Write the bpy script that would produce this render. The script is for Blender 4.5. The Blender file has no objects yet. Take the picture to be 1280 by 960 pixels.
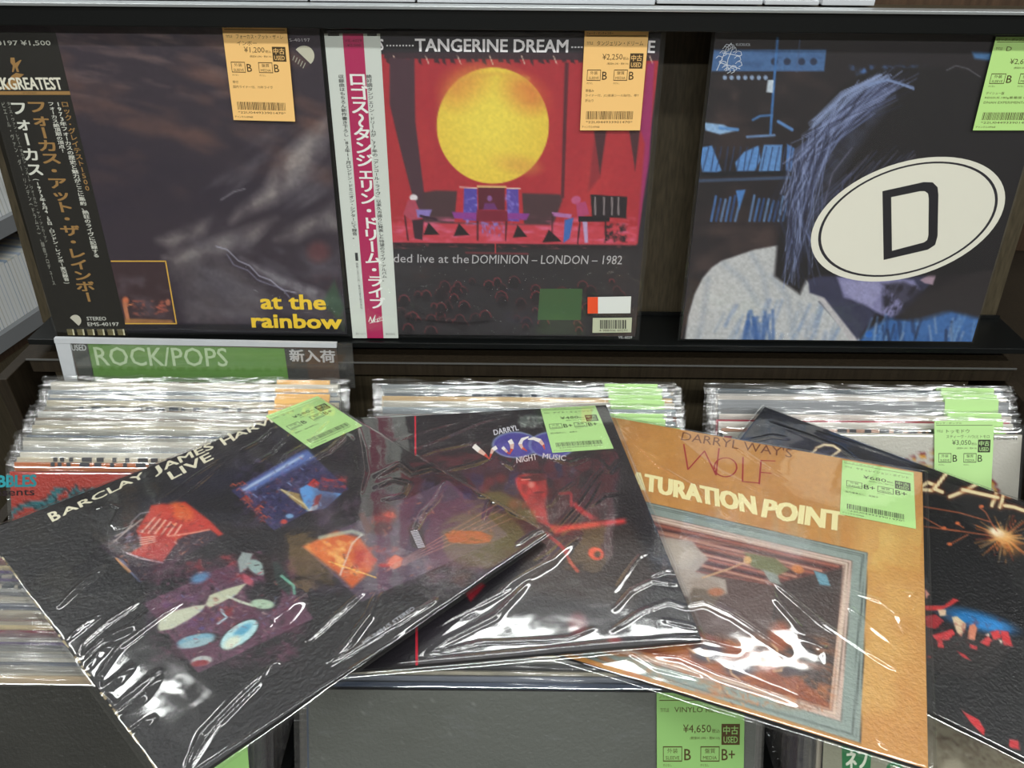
import bpy, math, random
import numpy as np
from mathutils import Matrix, Vector

# ------------------------------------------------------------------ camera, light, exposure
CAMZ = 1.43                      # phone height above the shop floor
FPX = 960.0; CX, CY = 640.0, 480.0   # image is 1280x960
PITCH = math.radians(34.0); ROLL = math.radians(0.55)
SC = bpy.context.scene; COL = SC.collection
fw = np.array([0, math.cos(PITCH), -math.sin(PITCH)])
r0 = np.array([1., 0, 0]); u0 = np.cross(r0, fw)
rt = r0*math.cos(ROLL) + u0*math.sin(ROLL); up = np.cross(rt, fw)

cam_d = bpy.data.cameras.new('camera'); cam = bpy.data.objects.new('camera', cam_d); COL.objects.link(cam)
cam_d.sensor_fit = 'HORIZONTAL'; cam_d.sensor_width = 36.0; cam_d.lens = 36.0*FPX/1280.0; cam_d.clip_start = 0.02
cam.matrix_world = Matrix(((rt[0], up[0], -fw[0], 0), (rt[1], up[1], -fw[1], 0), (rt[2], up[2], -fw[2], CAMZ), (0, 0, 0, 1)))
SC.camera = cam
vs = SC.view_settings; vs.view_transform = 'Standard'; vs.look = 'None'; vs.gamma = 1.0; vs.use_curve_mapping = False
vs.exposure = -0.07
SC.cycles.transparent_max_bounces = 32
w = bpy.data.worlds.new('world'); SC.world = w; w.use_nodes = True
w.node_tree.nodes['Background'].inputs[0].default_value = (0.8, 0.84, 0.9, 1); w.node_tree.nodes['Background'].inputs[1].default_value = 0.15
LAMP_Z = 2.62
LAMPS = [(x, y) for y in (-1.6, -0.25, 1.2, 1.95, 4.0) for x in (-1.55, 0.2, 1.95) if (x, y) != (1.95, 1.95)]
for i, (x, y) in enumerate(LAMPS):
    ld = bpy.data.lights.new('tube_light', 'AREA'); ld.shape = 'RECTANGLE'; ld.size = 1.2; ld.size_y = 0.07 if y == 1.95 else 0.12
    ld.energy = {-1.6: 34.0, -0.25: 16.0, 1.2: 9.0, 1.95: 7.0, 4.0: 14.0}[y]; ld.color = (0.97, 1.0, 0.98)
    lo = bpy.data.objects.new('tube_light', ld); COL.objects.link(lo); lo.location = (x, y, LAMP_Z-0.012)

# ------------------------------------------------------------------ maths
def proj(P):
    P = np.asarray(P, float); d = P@fw
    return CX + FPX*(P@rt)/d, CY - FPX*(P@up)/d
def ray(x, y): return fw + rt*(x-CX)/FPX - up*(y-CY)/FPX
def at_y(x, y, Y): q = ray(x, y); return q*(Y/q[1])
def at_z(x, y, Z): q = ray(x, y); return q*(Z/q[2])
def lin(c):
    if isinstance(c, str): c = [int(c[i:i+2], 16)/255 for i in (0, 2, 4)]
    c = np.asarray(c, float); return np.where(c <= .04045, c/12.92, ((c+.055)/1.055)**2.4)
def hx(c): return np.array([int(c[i:i+2], 16)/255 for i in (0, 2, 4)]) if isinstance(c, str) else np.asarray(c, float)
rng = np.random.RandomState(7); random.seed(7)

# ------------------------------------------------------------------ materials
def mat(name, color='808080', rough=.5, spec=.5, metal=0, vcol=False, noise=None, bump=None, coat=0, emit=None, alpha=None, grain=None):
    m = bpy.data.materials.new(name); m.use_nodes = True; nt = m.node_tree; b = nt.nodes['Principled BSDF']
    c = lin(color)
    b.inputs['Base Color'].default_value = (*c, 1); b.inputs['Roughness'].default_value = rough
    b.inputs['Specular IOR Level'].default_value = spec; b.inputs['Metallic'].default_value = metal
    b.inputs['Coat Weight'].default_value = coat; b.inputs['Coat Roughness'].default_value = .08
    L = nt.links.new; N = nt.nodes.new
    if vcol:
        a = N('ShaderNodeVertexColor'); a.layer_name = 'Col'; L(a.outputs[0], b.inputs['Base Color'])
    tc = N('ShaderNodeTexCoord')
    if noise or grain:
        n = N('ShaderNodeTexNoise'); sc, amt = noise or grain[:2]; n.inputs['Scale'].default_value = sc; n.inputs['Detail'].default_value = 5
        if grain:
            mp = N('ShaderNodeMapping'); mp.inputs['Scale'].default_value = grain[2]; L(tc.outputs['Object'], mp.inputs[0]); L(mp.outputs[0], n.inputs[0])
        else: L(tc.outputs['Object'], n.inputs[0])
        cr = N('ShaderNodeValToRGB'); cr.color_ramp.elements[0].position = .3; cr.color_ramp.elements[1].position = .7
        cr.color_ramp.elements[0].color = (*(c*(1-amt)), 1); cr.color_ramp.elements[1].color = (*np.minimum(c*(1+amt), 1), 1)
        L(n.outputs[0], cr.inputs[0])
        L(cr.outputs[0], b.inputs['Base Color'])
    if bump:
        n = N('ShaderNodeTexNoise'); n.inputs['Scale'].default_value = bump[0]; n.inputs['Detail'].default_value = 3; L(tc.outputs['Object'], n.inputs[0])
        bp = N('ShaderNodeBump'); bp.inputs['Strength'].default_value = bump[1]; bp.inputs['Distance'].default_value = bump[2]
        L(n.outputs[0], bp.inputs['Height']); L(bp.outputs[0], b.inputs['Normal'])
    if emit: b.inputs['Emission Color'].default_value = (*lin(color), 1); b.inputs['Emission Strength'].default_value = emit
    return m
def film_mat(name, gain, rough, tint=.97, milk=0.0, bump=0.0, cap=.3, bs=(35, 35, 35)):
    m = bpy.data.materials.new(name); m.use_nodes = True; nt = m.node_tree; nt.nodes.clear(); N = nt.nodes.new; L = nt.links.new
    o = N('ShaderNodeOutputMaterial'); t = N('ShaderNodeBsdfTransparent'); t.inputs[0].default_value = (tint, tint, tint, 1)
    g = N('ShaderNodeBsdfGlossy'); g.inputs['Roughness'].default_value = rough; g.inputs[0].default_value = (1, 1, 1, 1)
    fr = N('ShaderNodeFresnel'); fr.inputs[0].default_value = 1.5
    mu = N('ShaderNodeMath'); mu.operation = 'MULTIPLY'; mu.inputs[1].default_value = gain; mu.use_clamp = True
    mi = N('ShaderNodeMath'); mi.operation = 'MINIMUM'; mi.inputs[1].default_value = cap; L(mu.outputs[0], mi.inputs[0])
    mx = N('ShaderNodeMixShader'); L(fr.outputs[0], mu.inputs[0]); L(mi.outputs[0], mx.inputs[0]); L(t.outputs[0], mx.inputs[1]); L(g.outputs[0], mx.inputs[2])
    if bump:
        tc = N('ShaderNodeTexCoord'); n = N('ShaderNodeTexNoise'); n.inputs['Scale'].default_value = 1; n.inputs['Detail'].default_value = 2; mp = N('ShaderNodeMapping'); mp.inputs['Scale'].default_value = bs; L(tc.outputs['Object'], mp.inputs[0]); L(mp.outputs[0], n.inputs[0])
        bp = N('ShaderNodeBump'); bp.inputs['Strength'].default_value = 1; bp.inputs['Distance'].default_value = bump; L(n.outputs[0], bp.inputs['Height'])
        L(bp.outputs[0], g.inputs['Normal'])
    last = mx
    if milk:
        d = N('ShaderNodeBsdfDiffuse'); d.inputs[0].default_value = (.9, .92, .92, 1); m2 = N('ShaderNodeMixShader'); m2.inputs[0].default_value = milk
        L(mx.outputs[0], m2.inputs[1]); L(d.outputs[0], m2.inputs[2]); last = m2
    L(last.outputs[0], o.inputs[0]); return m
M = dict(
    print=mat('printed_card', rough=.33, vcol=True, spec=.85, bump=(380, .8, .0008)),
    printm=mat('matt_printed_card', rough=.55, vcol=True, spec=.25),
    ink=mat('print_ink', rough=.45, vcol=True, spec=.25),
    tagp=mat('tag_paper', rough=.6, vcol=True, spec=.2),
    sleeve=mat('sleeve_card_dark', '1a181c', .5),
    film=film_mat('clear_film', 2.2, .07, .985, .006, .0003),
    filmd=film_mat('display_film', 1.2, .10, .985, .012, .0005, cap=.09),
    filmr=film_mat('bin_film', 1.5, .12, .985, .010, .0022, cap=.3, bs=(9, 160, 60)),
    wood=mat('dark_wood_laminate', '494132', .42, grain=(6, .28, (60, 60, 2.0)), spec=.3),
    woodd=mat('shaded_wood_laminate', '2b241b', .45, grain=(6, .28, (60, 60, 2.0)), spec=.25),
    woodb=mat('brown_wood_laminate', '4a382a', .45, grain=(5, .3, (40, 40, 2.5)), spec=.3),
    black=mat('black_metal', '0b0d0d', .42, spec=.35), edge=mat('grey_edge_band', '5a5a58', .4),
    grey=mat('grey_shelf_lip', '7d7f82', .45), silver=mat('silver_trim', 'b8bcbd', .3, metal=.6),
    acryl=film_mat('clear_acrylic', 1.0, .04, .97, .015, cap=.2),
    white=mat('white_ceiling', 'd8dad8', .8, noise=(3, .03)), floor=mat('grey_floor', '6a6762', .5, noise=(8, .1)),
    wall=mat('shop_wall', '77736c', .8, noise=(2, .15)), lamp=mat('lamp_housing', 'e0e0e0', .5),
    white_card=mat('white_plastic', 'c9ccd0', .4, noise=(50, .04)),
)

# ------------------------------------------------------------------ object helpers
def obj(name, me, m, parent=None, **pr):
    o = bpy.data.objects.new(name, me); COL.objects.link(o)
    if m is not None and not me.materials: me.materials.append(m)
    if parent is not None: o.parent = parent
    for k, v in pr.items(): o[k] = v
    return o
def thing(name, label, cat, loc=(0, 0, 0), mw=None, group=None):
    o = bpy.data.objects.new(name, None); COL.objects.link(o); o.empty_display_size = .05
    if mw is not None: o.matrix_world = mw
    else: o.location = loc
    o['label'] = label; o['category'] = cat
    if group: o['group'] = group
    return o
class MB:
    def __init__(s): s.v = []; s.f = []; s.c = []
    def box(s, x0, x1, y0, y1, z0, z1, c=None):
        i = len(s.v); s.v += [(x, y, z) for z in (z0, z1) for y in (y0, y1) for x in (x0, x1)]
        s.f += [(i, i+2, i+3, i+1), (i+4, i+5, i+7, i+6), (i, i+1, i+5, i+4), (i+2, i+6, i+7, i+3), (i, i+4, i+6, i+2), (i+1, i+3, i+7, i+5)]
        s.c += [c]*6; return s
    def hexa(s, P, c=None):   # 8 points: bottom 4 (ccw), top 4
        i = len(s.v); s.v += [tuple(p) for p in P]
        s.f += [(i+3, i+2, i+1, i), (i+4, i+5, i+6, i+7), (i, i+1, i+5, i+4), (i+1, i+2, i+6, i+5), (i+2, i+3, i+7, i+6), (i+3, i, i+4, i+7)]
        s.c += [c]*6; return s
    def poly(s, P, c=None):
        i = len(s.v); s.v += [tuple(p) for p in P]; s.f.append(tuple(range(i, i+len(P)))); s.c.append(c); return s
    def raw(s, V, F, c=None):
        i = len(s.v); s.v += [tuple(p) for p in V]; s.f += [tuple(k+i for k in f) for f in F]; s.c += [c]*len(F); return s
    def mesh(s, name):
        me = bpy.data.meshes.new(name); me.from_pydata(s.v, [], s.f)
        if any(c is not None for c in s.c):
            a = me.color_attributes.new('Col', 'FLOAT_COLOR', 'CORNER'); buf = []
            for f, c in zip(s.f, s.c):
                l = tuple(lin(hx(c) if c is not None else (0, 0, 0))); buf += [l[0], l[1], l[2], 1.0]*len(f)
            a.data.foreach_set('color', buf)
        me.update(); return me
    def build(s, name, m, parent=None, bevel=0, **pr):
        o = obj(name, s.mesh(name), m, parent, **pr)
        if bevel:
            b = o.modifiers.new('bevel', 'BEVEL'); b.width = bevel; b.segments = 2; b.limit_method = 'ANGLE'
        return o

# lattice value noise in photo-scale units
LAT = rng.rand(64, 64)
def vnoise(x, y):
    xi = np.floor(x).astype(int); yi = np.floor(y).astype(int); fx = x-xi; fy = y-yi; fx = fx*fx*(3-2*fx); fy = fy*fy*(3-2*fy)
    g = lambda a, b: LAT[a % 64, b % 64]
    return (g(xi, yi)*(1-fx)+g(xi+1, yi)*fx)*(1-fy)+(g(xi, yi+1)*(1-fx)+g(xi+1, yi+1)*fx)*fy
def fbm(x, y, o=3):
    r = 0; a = .5; t = 0
    for k in range(o): r = r+a*vnoise(x*2**k+17*k, y*2**k+31*k); t += a; a *= .5
    return r/t

# ------------------------------------------------------------------ covers
class Cover:
    """a square sleeve in space: local x right, y up, z out of the front; origin at its centre"""
    def __init__(s, tl, X, Y, S, H=None, th=.003):
        s.S = S; s.H = H or S; s.th = th; X = np.array(X, float); Y = np.array(Y, float); Nn = np.cross(X, Y)
        s.R = np.stack([X, Y, Nn], 1); s.o = np.array(tl)+X*S/2-Y*s.H/2-Nn*th/2   # centre of the thickness
        s.mw = Matrix([[*s.R[i], s.o[i]] for i in range(3)]+[[0, 0, 0, 1]])
    def l(s, x, y, dz=0):      # photo point -> local point on the front face
        z = s.th/2+dz; o = s.o+s.R[:, 2]*z; q = ray(x, y); n = s.R[:, 2]
        P = q*((o@n)/(q@n)); loc = s.R.T@(P-s.o); return np.array([loc[0], loc[1], z])
    def px(s, lx, ly, lz=0):
        P = s.o+np.stack([lx, ly, lz+0*lx], -1)@s.R.T; return proj(P)
class Art:
    def __init__(s, cv, n, base):
        s.cv = cv; s.n = n; a = np.linspace(-.5, .5, n+1); s.lx, s.ly = np.meshgrid(a*cv.S, -a*cv.H)
        s.X, s.Y = cv.px(s.lx, s.ly, cv.th/2); s.C = np.zeros((n+1, n+1, 3))+hx(base)
        s.px = np.median(np.hypot(np.diff(s.X, axis=1), np.diff(s.Y, axis=1)))
    def _sel(s, x0, x1, y0, y1):
        return np.nonzero((s.X > x0) & (s.X < x1) & (s.Y > y0) & (s.Y < y1))
    def _bl(s, ix, m, c): s.C[ix] += (m[..., None])*(hx(c)-s.C[ix])
    def poly(s, P, c, soft=1.2, a=1, tex=0, ts=6):
        P = np.array(P, float); k = soft*2+2
        ix = s._sel(P[:, 0].min()-k, P[:, 0].max()+k, P[:, 1].min()-k, P[:, 1].max()+k); x = s.X[ix]; y = s.Y[ix]
        if not len(x): return s
        d = np.full(len(x), 1e9); ins = np.zeros(len(x), bool)
        for i in range(len(P)):
            p = P[i]; q = P[(i+1) % len(P)]; e = q-p; t = np.clip(((x-p[0])*e[0]+(y-p[1])*e[1])/(e@e+1e-9), 0, 1)
            d = np.minimum(d, np.hypot(x-p[0]-t*e[0], y-p[1]-t*e[1]))
            cr = ((p[1] > y) != (q[1] > y)); xx = p[0]+(y-p[1])*e[0]/(e[1] if abs(e[1]) > 1e-9 else 1e-9); ins ^= cr & (x < xx)
        sd = np.where(ins, d, -d); m = np.clip(sd/soft+.5, 0, 1)*a
        if tex: m = m*np.clip(1-tex+2*tex*(fbm(x/ts, y/ts)-.25)*1.3, 0, 1)
        s._bl(ix, m, c); return s
    def ell(s, cx, cy, rx, ry, c, rot=0, soft=.15, a=1):
        R = max(rx, ry)*(1+soft)+3; ix = s._sel(cx-R, cx+R, cy-R, cy+R); x = s.X[ix]-cx; y = s.Y[ix]-cy; r = math.radians(rot)
        u = (x*math.cos(r)+y*math.sin(r))/rx; v = (-x*math.sin(r)+y*math.cos(r))/ry
        m = np.clip((1-np.hypot(u, v))/soft+.5, 0, 1)*a; s._bl(ix, m, c); return s
    def line(s, P, w, c, soft=1, a=1):
        P = np.array(P, float); k = w+soft*2
        ix = s._sel(P[:, 0].min()-k, P[:, 0].max()+k, P[:, 1].min()-k, P[:, 1].max()+k); x = s.X[ix]; y = s.Y[ix]; d = np.full(len(x), 1e9)
        for p, q in zip(P[:-1], P[1:]):
            e = q-p; t = np.clip(((x-p[0])*e[0]+(y-p[1])*e[1])/(e@e+1e-9), 0, 1); d = np.minimum(d, np.hypot(x-p[0]-t*e[0], y-p[1]-t*e[1]))
        s._bl(ix, np.clip((w/2-d)/soft+.5, 0, 1)*a, c); return s
    def noise(s, box, sx, sy, c, a, th=.5, rot=0, gain=3):
        x0, y0, x1, y1 = box; ix = s._sel(x0, x1, y0, y1); x = s.X[ix]; y = s.Y[ix]; r = math.radians(rot)
        u = (x*math.cos(r)+y*math.sin(r))/sx; v = (-x*math.sin(r)+y*math.cos(r))/sy
        f = np.minimum(np.minimum(x-x0, x1-x), np.minimum(y-y0, y1-y))/(.15*min(x1-x0, y1-y0))
        s._bl(ix, np.clip((fbm(u, v)-th)*gain, 0, 1)*a*np.clip(f, 0, 1), c); return s
    def grain(s, a, sc=2.0):
        s.C *= (1+a*(fbm(s.X/sc, s.Y/sc)[..., None]-.5)*2); return s
    def build(s, name, parent, m='print'):
        n = s.n; k = n+1; v = np.stack([s.lx, s.ly, np.full_like(s.lx, s.cv.th/2)], -1).reshape(-1, 3)
        me = grid_mesh(name, v, n, n)
        a = me.color_attributes.new('Col', 'FLOAT_COLOR', 'POINT'); c = np.ones((k*k, 4)); c[:, :3] = lin(np.clip(s.C, 0, 1)).reshape(-1, 3)
        a.data.foreach_set('color', c.ravel()); return obj(name, me, M[m], parent)
def grid_mesh(name, v, nx, ny, smooth=False, flip=False):
    k = nx+1; i = np.arange(ny)[:, None]*k+np.arange(nx)[None]
    f = np.stack([i, i+k, i+k+1, i+1], -1).reshape(-1, 4)
    if flip: f = f[:, ::-1]
    me = bpy.data.meshes.new(name); me.vertices.add(len(v)); me.vertices.foreach_set('co', np.ascontiguousarray(v, dtype=np.float32).ravel())
    me.loops.add(f.size); me.loops.foreach_set('vertex_index', f.astype(np.int32).ravel())
    me.polygons.add(len(f)); me.polygons.foreach_set('loop_start', np.arange(0, f.size, 4, dtype=np.int32))
    me.update(calc_edges=True); me.validate()
    if smooth: me.polygons.foreach_set('use_smooth', np.ones(len(f), bool))
    return me

# ------------------------------------------------------------------ lettering: strings are collected, turned to meshes in one go, then laid out
class Print:
    def __init__(s, name, cv, parent, lift=.0001, m=None): s.name = name; s.cv = cv; s.parent = parent; s.lift = lift; s.mb = MB(); s.req = []; s.m = m or M['ink']; PRINTS.append(s); s.k = 0
    def L(s, x, y): s.k += 1; return s.cv.l(x, y, s.lift)
    def text(s, body, p0, p1, p2, c, bold=0.0, lift=0):     # p0,p1 = ends of the ink box's lower edge, p2 = its upper left corner (photo px)
        a, b, d = (s.cv.l(*p, s.lift+lift) for p in (p0, p1, p2)); s.req.append((body, bold, a, b-a, d-a, c)); return s
    def vert(s, body, p0, p1, w, c, bold=0.0, sq=.92):      # vertical column, p0 top centre, p1 bottom centre, w glyph width in px
        a, b = s.cv.l(*p0, s.lift), s.cv.l(*p1, s.lift); wl = np.linalg.norm(s.cv.l(p0[0]+w, p0[1], s.lift)-a)
        d = (b-a)/len(body); X = np.array([wl*1.18, 0, 0])
        for i, ch in enumerate(body):
            if ch == ' ': continue
            ctr = a+d*(i+.5); s.req.append((ch, bold, ctr, X, -d*sq*1.06, c, 'em'))
        return s
    def line(s, P, w, c, px=True):
        Q = [s.cv.l(*p, s.lift) for p in P] if px else [np.array((*p, s.cv.th/2+s.lift)) for p in P]
        for p, q in zip(Q[:-1], Q[1:]):
            e = q-p; n = np.array([-e[1], e[0], 0])/(np.linalg.norm(e)+1e-9)*w/2; ee = e/(np.linalg.norm(e)+1e-9)*w*.3
            s.mb.poly([p-ee-n, q+ee-n, q+ee+n, p-ee+n], c)
        return s
    def poly(s, P, c, lift=0): s.mb.poly(orient([s.cv.l(*p, s.lift+lift) for p in P]), c); return s
    def finish(s, TM):
        for r in s.req:
            v, f, bb = TM[r[0]]
            if not len(v): continue
            org, X, Y, c = r[2:6]
            if len(r) == 7:
                t = v-np.array([.5, .38]); 
                if len(r[0]) == 1 and ord(r[0]) < 256: t = (v-np.array([(bb[0]+bb[2])/2, .36]))*1.1
                if r[0] in 'ー〜~－―「」(（)）-': t = np.stack([t[:, 1], -t[:, 0]], -1)
            else: t = (v-bb[:2])/np.maximum(bb[2:]-bb[:2], 1e-6)
            b = r[1]; Q = org+t[:, :1]*X+t[:, 1:2]*Y
            if r[1] > 0:       # heavier strokes: the same letter laid down four times, slightly apart
                h = np.linalg.norm(Y); xs = X/np.linalg.norm(X)*h*b*1.1; ys = Y/h*h*b*.7
                for k_, (i, j) in enumerate(((1, 1), (1, -1), (-1, 1), (-1, -1))): s.mb.raw(Q+xs*i+ys*j+np.array([0, 0, k_*1e-5]), f, c)
                s.mb.raw(Q+np.array([0, 0, 5e-5]), f, c)
            else: s.mb.raw(Q, f, c)
        if s.mb.v: return s.mb.build(s.name, s.m, s.parent)
def orient(P):
    P = [np.array(p) for p in P]; a = sum(P[i][0]*P[(i+1) % len(P)][1]-P[(i+1) % len(P)][0]*P[i][1] for i in range(len(P)))
    return P if a > 0 else P[::-1]
PRINTS = []
def finish_prints():
    keys = sorted({r[0] for p in PRINTS for r in p.req}); obs = []
    for b in keys:
        cu = bpy.data.curves.new('t', 'FONT'); cu.body = b; cu.resolution_u = 2; cu.size = 1; cu.fill_mode = 'FRONT'; cu.dimensions = '2D'
        o = bpy.data.objects.new('t', cu); COL.objects.link(o); obs.append(o)
    dg = bpy.context.evaluated_depsgraph_get(); dg.update(); TM = {}
    for k, o in zip(keys, obs):
        me = bpy.data.meshes.new_from_object(o.evaluated_get(dg)); n = len(me.vertices); v = np.zeros(n*3); me.vertices.foreach_get('co', v); v = v.reshape(-1, 3)[:, :2]
        F = [tuple(p.vertices) for p in me.polygons]
        TM[k] = (v, F, np.array([*v.min(0), *v.max(0)]) if n else None); bpy.data.meshes.remove(me)
    for o in obs: cu = o.data; bpy.data.objects.remove(o); bpy.data.curves.remove(cu)
    for p in PRINTS: p.finish(TM)

class TagCv:   # a small sheet lying on a cover: unit square -> local, via its four photo corners
    def __init__(s, cv, corners, dz):
        s.q = [cv.l(*c, dz) for c in corners]; s.th = 0
    def l(s, u, v, dz=0):
        a, b, c, d = s.q; p = (a*(1-u)+b*u)*(1-v)+(d*(1-u)+c*u)*v; p = p.copy(); p[2] += dz; return p
GREEN = 'b9e096'; ORANGE = 'f4c47c'
def tag(cv, parent, corners, color, title=(), price='¥1,200', g1='B', g2='B', notes=(), dz=.0012, name='price_tag', head=None):
    t = TagCv(cv, corners, dz); mb = MB()
    f = [t.l(u, v) for u, v in ((0, 1), (1, 1), (1, 0), (0, 0))]; b = [p-np.array([0, 0, .00018]) for p in f]
    mb.hexa(b+f, color); o = mb.build(name, M['tagp'], parent)
    P = Print('tag_print', t, o, .00006); ink = '3a4030' if color == GREEN else '4a3a22'
    R = lambda u0, v0, u1, v1, c=ink, l=0: P.poly([(u0, v1), (u1, v1), (u1, v0), (u0, v0)], c, l)
    T = lambda s, u0, v0, u1, v1, c=ink, bold=0, l=0: P.text(s, (u0, v1), (u1, v1), (u0, v0), c, bold, l)
    T(head or 'ロック・ポップス', .03, .015, .45, .04); R(.03, .05, .97, .056)
    for i, s in enumerate(title): T(s, .2 if i == 0 else .2, .10+.065*i, min(.2+.078*len(s), .93), .145+.065*i)
    T('TITLE', .04, .11, .14, .135)
    T(price, .30, .225, .62, .29); T('税込', .63, .255, .72, .285); T('(税抜¥1,090・税¥110)', .38, .31, .72, .335)
    R(.74, .22, .95, .37); T('中古', .76, .235, .93, .295, color, .01, .00005); T('USED', .765, .31, .925, .355, color, .01, .00005)
    for k, (u, a, b_, g) in enumerate(((.07, '外装', 'SLEEVE', g1), (.5, '盤質', 'MEDIA', g2))):
        w_ = .008
        R(u, .38, u+.22, .38+w_); R(u, .49-w_, u+.22, .49); R(u, .38, u+w_, .49); R(u+.22-w_, .38, u+.22, .49)
        T(a, u+.05, .395, u+.17, .43); T(b_, u+.03, .45, u+.19, .475); T(g, u+.245, .40, u+.245+.075*len(g), .48, ink, .01)
        T('オビなし', u, .505, u+.1, .525)
    for i, s in enumerate(notes): T(s, .06, .575+.05*i, min(.06+.045*len(s), .93), .605+.05*i)
    u = .09; rr = random.Random(sum(map(ord, price)))
    while u < .86:
        w_ = rr.choice((.006, .006, .013)); R(u, .80, u+w_, .885); u += w_+rr.choice((.006, .009, .012))
    T('*22U044933901470*', .09, .9, .86, .925); T('チャンネル:HM468', .03, .95, .32, .975)
    return o

def film_mesh(cv, name, parent, m, n=200, over=.006, h=.0009, ridges=(), wav=.0006, wl=60, seed=0, edge=True, big=0.0, dots=()):
    """the clear sleeve: a wrinkled front sheet folding down round the rim, flat back sheet"""
    a = np.linspace(-.5, .5, n+1); lx, ly = np.meshgrid(a*(cv.S+2*over), -a*(cv.H+2*over)); X, Y = cv.px(lx, ly, cv.th/2+h)
    z = np.full_like(lx, cv.th/2+h)
    z += wav*(fbm(X/wl+seed*7, Y/wl*1.3+seed*3, 3)-.3)
    z += big*np.cos(lx/cv.S*3.0)*np.cos(ly/cv.H*3.0)
    for P, wd, amp in ridges:
        P = np.array(P, float); d = np.full(X.shape, 1e9); tt = np.zeros(X.shape); L = 0; segs = list(zip(P[:-1], P[1:])); tot = sum(np.hypot(*(q-p)) for p, q in segs)
        x0, y0 = P.min(0)-wd*4; x1, y1 = P.max(0)+wd*4; ix = np.nonzero((X > x0) & (X < x1) & (Y > y0) & (Y < y1)); x = X[ix]; y = Y[ix]
        if not len(x): continue
        d = np.full(len(x), 1e9); tt = np.zeros(len(x))
        for p, q in segs:
            e = q-p; le = np.hypot(*e); t = np.clip(((x-p[0])*e[0]+(y-p[1])*e[1])/(e@e+1e-9), 0, 1); dd = np.hypot(x-p[0]-t*e[0], y-p[1]-t*e[1])
            b = dd < d; d = np.where(b, dd, d); tt = np.where(b, (L+t*le)/tot, tt); L += le
        z[ix] += amp*np.exp(-(d/wd)**2)*np.sqrt(np.clip(np.sin(np.pi*tt)+.08, 0, 1))
    if edge:
        ex = np.minimum(cv.S/2+over-np.abs(lx), cv.H/2+over-np.abs(ly))/over; t = np.clip(ex/1.3, 0, 1)
        z = cv.th*0+(z)*np.sqrt(t*(2-t))+(0)*(1-t)
    v = np.stack([lx, ly, z], -1).reshape(-1, 3); return obj(name, grid_mesh(name, v, n, n, True), m, parent)
def sleeve_box(cv, parent, m, name='sleeve'):
    e = .0001; S, H, t = cv.S/2, cv.H/2, cv.th/2
    return MB().box(-S, S, -H, H, -t, t-e).build(name, m, parent, bevel=.0006)
# ------------------------------------------------------------------ the room
def room():
    B = lambda: MB()
    B().box(-4, 4, -3.2, 4.6, -1.48, -1.43).build('floor', M['floor'], kind='structure')
    B().box(-4, 4, -3.2, 4.6, LAMP_Z-CAMZ+.09, LAMP_Z-CAMZ+.14).build('ceiling', M['white'], kind='structure')
    for nm, b in (('wall_left', (-4.1, -4, -3.2, 4.6)), ('wall_right', (4, 4.1, -3.2, 4.6)), ('wall_back', (-4, 4, 4.6, 4.7)), ('wall_front', (-4, 4, -3.3, -3.2))):
        MB().box(*b, -1.43, LAMP_Z-CAMZ+.09).build(nm, M['wall'], kind='structure')
    for i, (x, y) in enumerate(LAMPS):
        t = thing('ceiling_lamp', 'long white fluorescent lamp on the ceiling, %s of the %s row %s the rack' % (('leftmost', 'middle', 'rightmost')[i % 3], *(('farthest', 'behind'), ('nearest', 'behind'), ('first', 'beyond'), ('second', 'beyond'), ('last', 'beyond'))[i//3]), 'lamp', (x, y, LAMP_Z-CAMZ), group='ceiling lamps over the racks')
        MB().box(-.63, .63, -.10, .10, .0, .09).build('housing', M['lamp'], t)
room()

# ------------------------------------------------------------------ record rack (cabinet)
LEAN = math.radians(7.9)
O_D = ray(440, 424)*.828*1.02                      # album foot line on the ledge
UD = np.array([0, math.sin(LEAN), math.cos(LEAN)])
X0, X1 = -.556, .566
RL = math.radians(29)                              # how far the records in the bins lean back
UR = np.array([0, math.sin(RL), math.cos(RL)]); NR = np.array([0, -math.cos(RL), math.sin(RL)])
COLS = [(-.513, -.178), (-.151, .184), (.211, .546)]
def T_rear(y): return -.4695-.3083*(.703-y)
def T_front(y): return -.476-.0748*(y-.323)
rack = thing('record_rack', 'dark wood record rack with leaning display panel, black ledge and open bins of records', 'rack', (0, .5, -1.43))
def RB(): return MB()
def rpart(mb, name, m, bevel=0, parent=None):
    o = mb.build(name, m, parent or rack, bevel)
    if parent is None: o.data.transform(Matrix.Translation((0, -.5, 1.43)))
    return o
zl = O_D[2]; yl = O_D[1]; yb = at_z(440, 389, zl)[1]
# leaning back panel
def slab(p0, U, N, x0, x1, h, t):      # slab with front face through p0 (y,z), up U, thickness t behind
    q = np.array([0, p0[0], p0[1]]); P = []
    for uu in (0, h):
        for (x, d) in ((x0, 0), (x1, 0), (x1, t), (x0, t)): P.append(q+np.array([x, 0, 0])+U*uu-N*d)
    return MB().hexa(P)
ND = np.array([0, -math.cos(LEAN), math.sin(LEAN)])
rpart(slab((yb, zl-.02), UD, ND, X0, X1, .335, .012), 'back_panel', M['wood'], .001)
rpart(MB().box(-.531, X1+.004, yl-.006, yb+.004, zl-.0075, zl-.0004), 'ledge', M['black'], .0008)
rpart(MB().box(-.531, X1, yb-.004, yb-.001, zl, zl+.004), 'ledge_lip', M['black'])
yf = at_y(640, 455, .714); zb = yf[2]
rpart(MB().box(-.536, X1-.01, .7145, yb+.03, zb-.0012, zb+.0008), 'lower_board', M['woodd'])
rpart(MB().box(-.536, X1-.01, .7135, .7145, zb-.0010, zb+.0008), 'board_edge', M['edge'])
rpart(MB().box(-.534, X1-.012, .7155, yb+.03, zb-.017, zb-.0012), 'lower_board_core', M['woodd'])
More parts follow.
